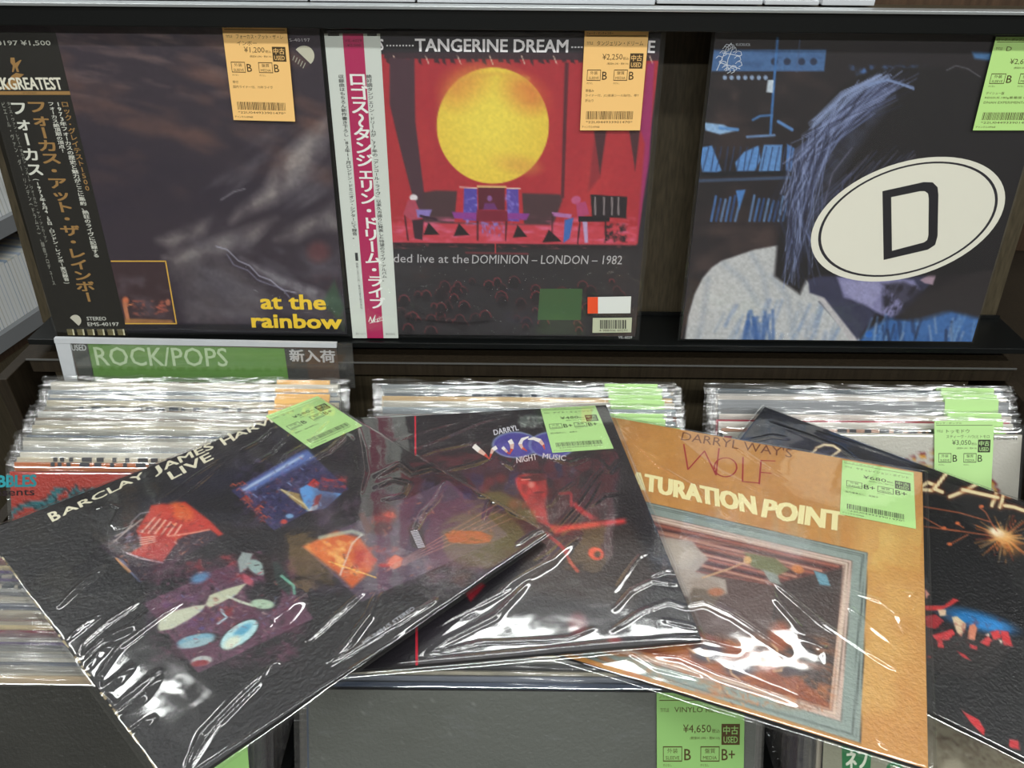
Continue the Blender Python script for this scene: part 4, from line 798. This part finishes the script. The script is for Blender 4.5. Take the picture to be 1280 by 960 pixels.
film_mesh(cv, 'film', tt, M['film'], 230, .005, .0010, [([(520, 560), (560, 545), (600, 528), (640, 518)], 1.6, .0007), ([(500, 580), (545, 563), (600, 552)], 1.6, .0007), ([(480, 556), (540, 536), (585, 524)], 1.5, .0005), ([(560, 588), (595, 580), (618, 570)], 1.6, .0007), ([(690, 572), (712, 580), (735, 572)], 2, .0007), ([(752, 578), (762, 590), (775, 575), (770, 562)], 2, .0008),
 ([(686, 634), (700, 616), (718, 604), (724, 590)], 1.5, .0007), ([(690, 665), (720, 630), (745, 595), (757, 583)], 1.7, .0008), ([(700, 668), (735, 628), (750, 600)], 1.5, .0007), ([(740, 632), (755, 620), (778, 616)], 1.5, .0006), ([(625, 575), (640, 585), (648, 570)], 2, .0006), ([(600, 755), (650, 722), (690, 700), (720, 672)], 6, .0013), ([(490, 812), (560, 775), (640, 735)], 1.5, .0009), ([(536, 818), (560, 800), (620, 770), (660, 728)], 3, .0012), ([(538, 818), (600, 803), (680, 800), (712, 797), (742, 785)], 1.5, .0009),
 ([(768, 762), (790, 738), (815, 726), (845, 730)], 1.6, .0010), ([(765, 788), (800, 765), (835, 752), (860, 760)], 1.6, .0010), ([(830, 775), (850, 780), (872, 784)], 1.8, .0010), ([(815, 720), (835, 712), (845, 716)], 2, .0008), ([(770, 738), (785, 715), (800, 695), (812, 690)], 1.6, .0006), ([(455, 832), (600, 820), (740, 806), (870, 795)], 2, .0008)], .00045, 80, 13)
tag(cv, tt, [(675.5, 510.5), (744, 507), (767, 560.5), (690.5, 566)], GREEN, ('ナイト・ミュージック',), '¥480', 'B+', 'B+', ('国内盤帯なし、見開き',), dz=.0005)
# live album with four concert photos (uppermost)
cv = laid(VB, .0032, .9945); tt = album(cv, 'record_album', 'black live album with four small concert photos, uppermost, lying at the left')
a = Art(cv, 300, '141218'); a.noise((-40, 640, 200, 760), 40, 25, '2c2820', .6, .45).noise((150, 520, 440, 660), 50, 30, '1a1a2e', .8, .4)
ph = [[(226, 622), (279, 668), (177, 728), (124, 682)], [(382, 561), (436, 611), (342.5, 663), (289, 613)], [(325, 688), (392, 773), (248, 841), (180, 754)], [(560, 600), (636, 669), (452, 752), (378, 683)]]
a.poly(ph[0], '2c1e2e', 1.2); q = s_
f3 = lambda *Q: [(100+x/4.267, 560+y/4.267) for x, y in Q]
a.poly(f3((370, 330), (380, 305), (460, 310), (560, 285), (690, 385), (765, 460), (740, 470), (690, 432), (580, 460), (520, 490), (440, 612), (260, 565), (330, 520), (300, 440)), 'c03426', 3).ell(*f3((540, 340))[0], 17, 10, 'd8602c', 30, .5)
a.ell(*f3((440, 330))[0], 14, 8, 'c8402e', 0, .6).noise((150, 640, 240, 700), 6, 4, '7c1e1c', .7, .5, -30).poly(f3((330, 540), (430, 460), (520, 500), (440, 600)), 'b02c28', 3)
for i in range(6): a.line(f3((330+i*34, 450+i*4), (400+i*28, 370+i*8)), 1.7, 'e8c4b0', 1.2)
for i in range(4): a.line(f3((320, 480+i*12), (400, 470+i*10)), 1.2, 'e0c0b0', 1)
a.line(f3((470, 470), (590, 455), (690, 435)), 2, 'e0907c', 1.5).line(f3((250, 560), (330, 590), (440, 612)), 1.6, 'd8c8d0', 1.2).line(f3((190, 470), (250, 440), (330, 380)), 1.8, 'a89890', 1.2).line(f3((180, 500), (240, 450), (280, 400)), 1.4, 'c8b8b0', 1).line(f3((270, 400), (320, 350), (370, 340)), 1.2, '989098', 1)
a.noise((140, 660, 180, 690), 4, 3, '9aa0b4', .8, .5).poly(f3((190, 585), (230, 600), (290, 680), (320, 715)), '8c9cc8', 2, .8).line(f3((195, 590), (265, 660)), 2.4, 'd8985c', 1.5)
a.poly(ph[1], '30305a', 1.2).noise((289, 561, 436, 663), 14, 9, '4a3c64', .8, .45).noise((289, 561, 436, 663), 5, 4, '15152c', .7, .5); 
for _ in range(40):
    t = rng.rand(); x = 296+36*t+rng.randn()*4; y = 608+40*t+rng.randn()*4; a.line([(x-3, y), (x, y-3), (x+3, y)], 1.4, ('a8342c', 'c85a3c', '702428')[rng.randint(3)], 1.2, .8)
a.poly([(300, 610), (370, 568), (385, 562), (395, 572), (340, 600), (308, 618)], '6c8cd0', 5, .75).line([(305, 612), (340, 592), (378, 570)], 3, 'cfe0f4', 3, .8)
a.poly([(374, 611), (389, 603), (393, 607), (399, 613), (427, 617), (416, 627), (405, 636), (383, 639), (379, 628)], '5f9cd8', 1.6).poly([(349, 611), (374, 617), (384, 638), (372, 630)], 'a08858', 1.6).line([(352, 612), (380, 630), (386, 638)], 2, 'd8c898', 1.2)
a.poly([(395, 620), (402, 618), (398, 632), (388, 640)], 'c83c30', 2).poly([(384, 606), (392, 598), (400, 604), (394, 610)], 'c03430', 2).noise((400, 592, 436, 616), 7, 4, 'b83838', .9, .42).poly([(388, 634), (398, 630), (396, 637), (386, 639)], 'd8ecf4', 1.5).ell(362, 645, 5, 3, '78a0c8', 0, .6).ell(355, 652, 4, 3, 'c0443c', 0, .6).noise((350, 585, 380, 605), 4, 8, '8c88a8', .7, .5, 40)
a.poly(ph[2], '5c3c50', 1.2).noise((180, 690, 390, 840), 6, 5, '8c5870', .7, .5).noise((180, 690, 390, 840), 5, 7, '20141e', .8, .5).noise((180, 690, 390, 840), 20, 16, '5a2c44', .8, .4).noise((230, 690, 320, 730), 10, 8, 'a83038', .7, .5).ell(250, 722, 12, 6, '5c98c4', -20, .8, .8).noise((180, 740, 250, 790), 16, 12, '6c4470', .7, .4)
a.ell(313, 705, 17, 14, '3c1c28', 30, .4).ell(321, 709, 13, 8, '92a8a4', 35, .3).poly([(297, 700), (303, 690), (316, 692), (308, 712), (300, 716)], 'a8bcb8', 2, .8).line([(318, 707), (323, 706)], 1.2, '2c2028').line([(326, 712), (331, 711)], 1.2, '2c2028').line([(323, 717), (327, 715)], 1.4, 'b05060').poly([(303, 716), (316, 724), (318, 735), (305, 728)], 'b05464', 2)
a.poly([(316, 690), (332, 694), (346, 706), (350, 722), (338, 738), (331, 724), (328, 706)], '1e1418', 2).poly([(330, 740), (336, 726), (350, 724), (352, 745)], '181418', 2).poly([(340, 702), (347, 702), (366, 727), (362, 745), (345, 730)], '2a3434', 2).line([(352, 720), (367, 732), (368, 742)], 3, '6fae98', 1.6).ell(330, 745, 20, 18, '1c1a20', 20, .4, .9)
a.poly([(197, 790-5), (199, 775), (215, 764), (245, 757), (257, 756), (252, 764), (235, 775), (215, 786), (200, 789)], 'c3c6b0', 2).poly([(257, 756), (262, 744), (280, 737), (308, 729), (296, 743), (275, 754), (262, 760)], 'bcbfa6', 2).line([(284, 745), (300, 752), (316, 757)], 3, 'c8d0bc', 1.6).ell(328, 755, 15, 6, 'a9c0a8', 5, .3)
a.ell(299, 793, 29, 13, '22242a', -35, .1).ell(299, 793, 27.5, 11.5, 'b4d8dc', -35, .1).ell(303, 788, 14, 5, '5fa4c0', -35, .6).ell(290, 803, 12, 6, 'd4dcc8', -35, .7)
a.ell(250, 800, 26, 8, '2c2028', -10, .2).ell(245, 800, 24, 7, '7aa8bc', -12, .3).ell(245, 804, 22, 5, '98b4bc', -12, .4).ell(252, 826, 13, 6, 'b4b8b4', -8, .3).ell(250, 829, 11, 4, '8a3038', -8, .4).noise((265, 745, 300, 790), 6, 6, '9c3034', .7, .5).line([(272, 780), (283, 772), (276, 762)], 2, 'b8d4e0', 1.4).noise((240, 760, 275, 790), 7, 6, '4c4894', .7, .45)
a.poly(ph[3], '4e3e50', 1.2).noise((380, 600, 636, 750), 7, 6, '6a5468', .6, .5).noise((380, 600, 636, 750), 24, 18, '4c3a50', .8, .4)
a.poly([(378, 683), (420, 664), (450, 672), (470, 700), (466, 712), (440, 735), (420, 715)], 'c85c28', 5).noise((380, 665, 460, 725), 12, 8, 'f0c070', .8, .5, 30).line([(400, 672), (440, 664), (452, 668)], 5, 'b8c8b0', 3, .7).noise((440, 680, 500, 712), 9, 7, 'b43028', .9, .4)
a.line([(425, 719), (440, 680), (452, 668)], 1.4, 'd8d0c8', 1).line([(412, 702), (470, 722)], 1.4, 'f0c060', 1)
a.ell(480, 645, 16, 12, '7c3430', -15, .6).ell(484, 642, 11, 4, 'c0503c', 20, .5).ell(470, 632, 22, 12, '2c2226', -10, .5, .8).ell(474, 660, 14, 8, '3c2424', 0, .6).poly([(448, 642), (455, 640), (466, 662), (458, 668)], '5c3030', 3)
a.poly([(488, 698), (494, 693), (504, 698), (500, 708), (492, 712), (484, 705)], 'd0603c', 2).poly([(515, 684), (510, 660), (516, 652), (527, 655), (534, 688)], '3a3436', 2)
for k in range(4):
    a.line([(480+k*4, 715-k*3), (640-6*k, 646-6*k+2)], 1.1, 'b87c6c', 1, .7)
a.poly([(556, 668), (566, 663), (600, 664), (616, 670), (612, 678), (590, 680), (562, 678)], 'a84430', 2.5).noise((556, 662, 618, 682), 10, 3, '5c2820', .8, .5)
gr = np.random.RandomState(21)
for q_, cs in zip(ph, (('e8905c', '80241c', 'd8c8c0', '341420'), ('c8503c', '98b8e8', '181830', '6c5890'), ('c8b8a8', 'a03040', '281820', '7a90b8'), ('e08050', '281c28', '98708c', 'c0a090'))):
    q_ = [np.array(z, float) for z in q_]
    for _ in range(150):
        u, v = gr.rand(2)*.92+.04; c_ = (q_[0]*(1-u)+q_[1]*u)*(1-v)+(q_[3]*(1-u)+q_[2]*u)*v; d_ = (gr.rand(2)-.5)*9; a.line([tuple(c_), tuple(c_+d_)], .8+gr.rand(), cs[gr.randint(4)], 1, .25+.35*gr.rand())
a.grain(.05, 2.5).build('cover_print', tt)
P = Print('title_lettering', cv, tt, .00012); bc = 'ece6cc'
P.text('B', (66, 652), (76.5, 647.5), (59.5, 642), bc, .028).text('ARCLAY', (79, 645), (182, 596), (75, 638), bc, .028).text('J', (195, 596), (204, 590), (189, 587), bc, .028).text('AMES', (206, 587.5), (267.5, 560), (202, 580), bc, .028).text('H', (281, 556.5), (294, 550), (274, 548), bc, .028).text('ARVEST', (294, 549), (372, 514), (290, 543), bc, .028)
P.text('LIVE', (215, 599.5), (267, 573.5), (209, 591), bc, .028)
P.text('MP 9484/5 STEREO', (455, 806), (519, 761.5), (452, 802), 'c8ccd4')
for k in range(12):
    u = k/11; x = 513+9*u; y = 664+20*u; P.poly([(x, y), (x+9, y-1.5), (x+9.4, y-.5), (x+.4, y+1)], 'c8c4cc')
BR = [(p_, w_*1.15, a_*1.5) for p_, w_, a_ in [([(75, 757), (100, 732), (128, 711)], 2.6, .0010), ([(85, 799), (105, 782), (125, 768)], 2.2, .0010), ([(98, 822), (103, 805), (135, 778), (185, 745)], 1.7, .0010), ([(103, 822), (130, 800), (165, 785), (195, 757)], 2.6, .0011), ([(110, 834), (122, 820), (138, 806)], 3, .0010), ([(125, 862), (124, 845), (150, 810), (200, 772), (240, 745)], 2, .0012), ([(128, 862), (150, 848), (165, 833)], 3.2, .0011),
 ([(133, 870), (144, 884), (165, 868), (200, 838)], 2.4, .0012), ([(150, 890), (180, 872), (198, 848)], 2.6, .0011), ([(166, 913), (180, 905), (192, 897)], 2.2, .0010), ([(232, 960), (252, 918), (300, 868), (345, 828)], 2.6, .0013), ([(238, 960), (275, 905), (325, 855), (344, 828)], 1.8, .0011), ([(345, 778), (365, 758), (382, 742)], 8, .0012), ([(384, 802), (415, 775), (455, 740)], 1.6, .0010), ([(413, 829), (440, 800), (462, 770), (474, 742)], 3.2, .0013), ([(416, 830), (470, 795), (545, 750)], 1.6, .0008),
 ([(199, 628), (240, 597), (283, 570)], 1.2, .0006), ([(212, 634), (250, 605), (280, 580)], 1.2, .0006), ([(300, 564), (322, 553), (345, 535)], 1.5, .0007), ([(318, 580), (340, 568), (348, 558), (368, 540)], 2, .0008), ([(345, 586), (358, 570), (385, 555), (400, 540), (410, 530)], 1.8, .0008), ([(118, 637), (135, 630), (150, 635), (140, 655), (145, 660), (165, 655)], 1.2, .0006), ([(385, 578), (410, 565), (432, 545), (440, 548)], 2.5, .0010),
 ([(470, 596), (500, 580), (515, 592), (540, 585), (560, 590)], 2.4, .0010), ([(470, 610), (490, 600), (512, 605), (505, 618), (480, 625)], 2, .0008), ([(555, 605), (545, 625), (530, 640), (520, 660)], 2, .0009), ([(565, 590), (590, 605), (600, 618), (615, 620)], 2, .0009), ([(605, 650), (612, 628), (628, 625), (640, 640), (660, 648)], 1.8, .0008), ([(645, 682), (665, 668), (682, 662)], 1.5, .0007), ([(500, 540), (520, 560), (545, 575), (580, 580)], 2, .0007), ([(445, 530), (452, 560), (456, 590), (450, 615)], 2.4, .0009), ([(230, 975), (400, 863), (560, 760), (676, 680)], 1.8, .0008)]]
wr = np.random.RandomState(5); We = Print('worn_edge', cv, tt, .00011)
for k in range(70):
    u = wr.rand(); v0 = (.5-u)*SL; We.line([(-SL/2+.0006, v0), (-SL/2+.0006+wr.rand()*.0006, v0-.001-.004*wr.rand())], .0007+.0006*wr.rand(), ('b0a080', '8c7a5c', 'c8bc9c')[wr.randint(3)], px=False)
film_mesh(cv, 'film', tt, M['film'], 280, .004, .0010, BR, .0006, 90, 14)
tag(cv, tt, [(332, 520), (397, 495), (453, 532), (389, 561)], GREEN, ('ライヴ',), '¥580', 'B', 'B+', ('見開き、国内盤帯なし',), dz=.0005)

# ------------------------------------------------------------------ section sign
sy = .7122; SP = lambda x, y: at_y(x, y, sy)
S0 = SP(68, 423); sg = thing('section_sign', 'green ROCK/POPS section card in a clear acrylic holder under the ledge', 'sign', tuple(S0))
class SignCv:
    th = 0
    def l(s, x, y, dz=0): p = SP(x, y)-S0; return np.array([p[0], p[2], dz])
sc = SignCv()
def sgn(name, q, c, z0, z1, m):
    P = [sc.l(*p) for p in q]; P = orient(P)
    f = [np.array([p[0], p[1], z1]) for p in P]; b = [np.array([p[0], p[1], z0]) for p in P]; mb = MB().hexa(b+f, c)
    o = mb.build(name, m, sg); return o
rotm = Matrix.Rotation(math.pi/2, 4, 'X'); sg.matrix_world = Matrix.Translation(S0) @ rotm
card = sgn('card', [(88, 428), (420, 434), (426, 485), (97, 485)], '5c4c42', -.0012, -.0007, M['tagp'])
P = Print('card_print', sc, card, -.0006, M['tagp'])
P.poly([(88, 428), (109, 429), (120, 485), (103, 485)], '50544f').poly([(108, 429), (355, 436), (362, 485), (119, 485)], '74a84e').poly([(355, 436), (380, 436.5), (388, 485), (362, 485)], '4a4a48')
P.text('USED', (90, 438.5), (108, 438.5), (88.5, 431), 'e0e4e4', .02, .0001).text('ROCK/POPS', (121, 457), (285, 458.5), (116, 434), 'd4ecc0', .008, .0001).text('新入荷', (363, 452), (419, 453.5), (361, 437), 'd8d8d8', .03, .0001)
sgn('acrylic_front', [(70, 424), (440, 430), (444, 485), (82, 485)], None, -.0004, .0004, M['acryl']); sgn('acrylic_back', [(70, 424), (440, 430), (444, 485), (82, 485)], None, -.0022, -.0014, M['acryl'])
sgn('holder_edge', [(68, 422), (421, 428.5), (421, 434), (69, 428)], None, -.0026, .0016, M['white_card']); sgn('holder_side', [(68, 423), (87, 424), (99, 485), (84, 485)], None, -.0026, .0010, M['white_card'])

# ------------------------------------------------------------------ on the top shelf: cases and boxes
zt = zr1+.003
def flat_case(x0, x1, y0, h, label, cin, group=None):
    t = thing('disc_case', label, 'case', ((x0+x1)/2, y0, zt), group=group); w_ = (x1-x0)/2
    MB().box(-w_, w_, 0, .125, 0, h).build('case_shell', M['white_card'], t, .0006); MB().box(-w_+.004, w_-.004, .002, .123, h, h+.0006, cin).build('insert', M['ink'], t); return t
X_at = lambda x: at_y(x, 6, .77)[0]
flat_case(X_at(-80), X_at(150), .770, .010, 'white disc case on the top shelf, leftmost', 'b8b8b4'); flat_case(X_at(152), X_at(385), .770, .010, 'white disc case on the top shelf, second from the left', 'b0b0b0')
flat_case(X_at(388), X_at(519), .770, .008, 'disc case with a dark cover on the top shelf, left of the large picture frame', '2c1c22'); flat_case(X_at(522), X_at(818), .768, .006, 'large silver framed case with a dark picture on the top shelf', '34343a')
flat_case(X_at(822), X_at(955), .775, .004, 'dark red and black disc case on the top shelf', '6a2c30'); flat_case(X_at(958), X_at(1026), .775, .004, 'olive disc case on the top shelf', '4c4438'); flat_case(X_at(1030), X_at(1096), .775, .005, 'teal disc case on the top shelf', '4c98a8')
rpart(MB().box(X_at(1099), X_at(1099)+.5, .80, .815, zt-.003, zt+.12), 'end_panel', M['woodb'])

# ------------------------------------------------------------------ neighbouring disc shelf on the left
yaw = math.radians(-11.2); Pn = ray(20, 405)*1.75
ds = thing('disc_shelf', 'grey edged shelf of white disc cases in the left background', 'shelf', (Pn[0], Pn[1], -1.43)); ds.rotation_euler = (0, 0, yaw)
dz0 = Pn[2]+1.43
for lv, z in enumerate((dz0, dz0+.225)):
    MB().box(-.30, .0, -.9, 1.0, z-.03, z-.006).build('shelf_board', M['woodb'], ds); MB().box(-.004, .012, -.9, 1.0, z-.032, z+.004).build('shelf_lip', M['grey'], ds)
MB().box(-.32, -.30, -.9, 1.0, 0, dz0+.45).build('shelf_back', M['woodb'], ds); MB().box(-.30, -.006, -.9, 1.0, 0, dz0-.03).build('shelf_base', M['woodb'], ds); 
for yy in (-.9, -.3, .3): MB().box(-.006, -.0, yy, yy+.58, .02, dz0-.06).build('base_panel', M['wood'], ds)
rz = Matrix.Rotation(yaw, 4, 'Z'); cc = ['d6d8d6', 'b8c4d4', 'e0e0dc', 'c4c8c8', 'd8d4c8', '9fb0c4']
cmeshes = {}; cnt = [0, 0]
for lv, z in enumerate((dz0, dz0+.225)):
    yy = -.12
    for k in range(64):
        w_ = .0104; c = cc[(k*5+lv*3+(k//7)) % 6]; 
        if c not in cmeshes:
            cmeshes[c] = (MB().box(-.125, 0, 0, .01035, 0, .142, c).mesh('case_shell'), MB().poly([(.0002, .001, .004), (.0002, .0088, .004), (.0002, .0088, .138), (.0002, .001, .138)], 'e2e4e4').mesh('spine_label'))
            cmeshes[c][0].materials.append(M['tagp']); cmeshes[c][1].materials.append(M['tagp'])
        loc = Matrix.Translation((Pn[0], Pn[1], -1.43)) @ rz @ Matrix.Translation((-.0065, yy, z-.0055))
        pc = [proj(np.array(loc @ Vector((-.0, .005, h)))) for h in (0, .142)]
        if max(p[0] for p in pc) < -12 or min(p[0] for p in pc) > 60: yy += w_; continue
        kk = cnt[lv]; cnt[lv] += 1
        t = thing('disc_case', '%s disc case, %s left background shelf, %s from its near end' % (cname(c), ('lower', 'upper')[lv], ORD[kk]), 'case', mw=loc, group='disc cases on the %s left shelf' % ('lower', 'upper')[lv])
        obj('case_shell', cmeshes[c][0], None, t); obj('spine_label', cmeshes[c][1], None, t); yy += w_
    
finish_prints()
# every top-level thing was laid out with the phone at height 0; lift all to the real height
for o in SC.objects:
    if o.parent is None and o.type in ('EMPTY', 'MESH'): o.location.z += CAMZ
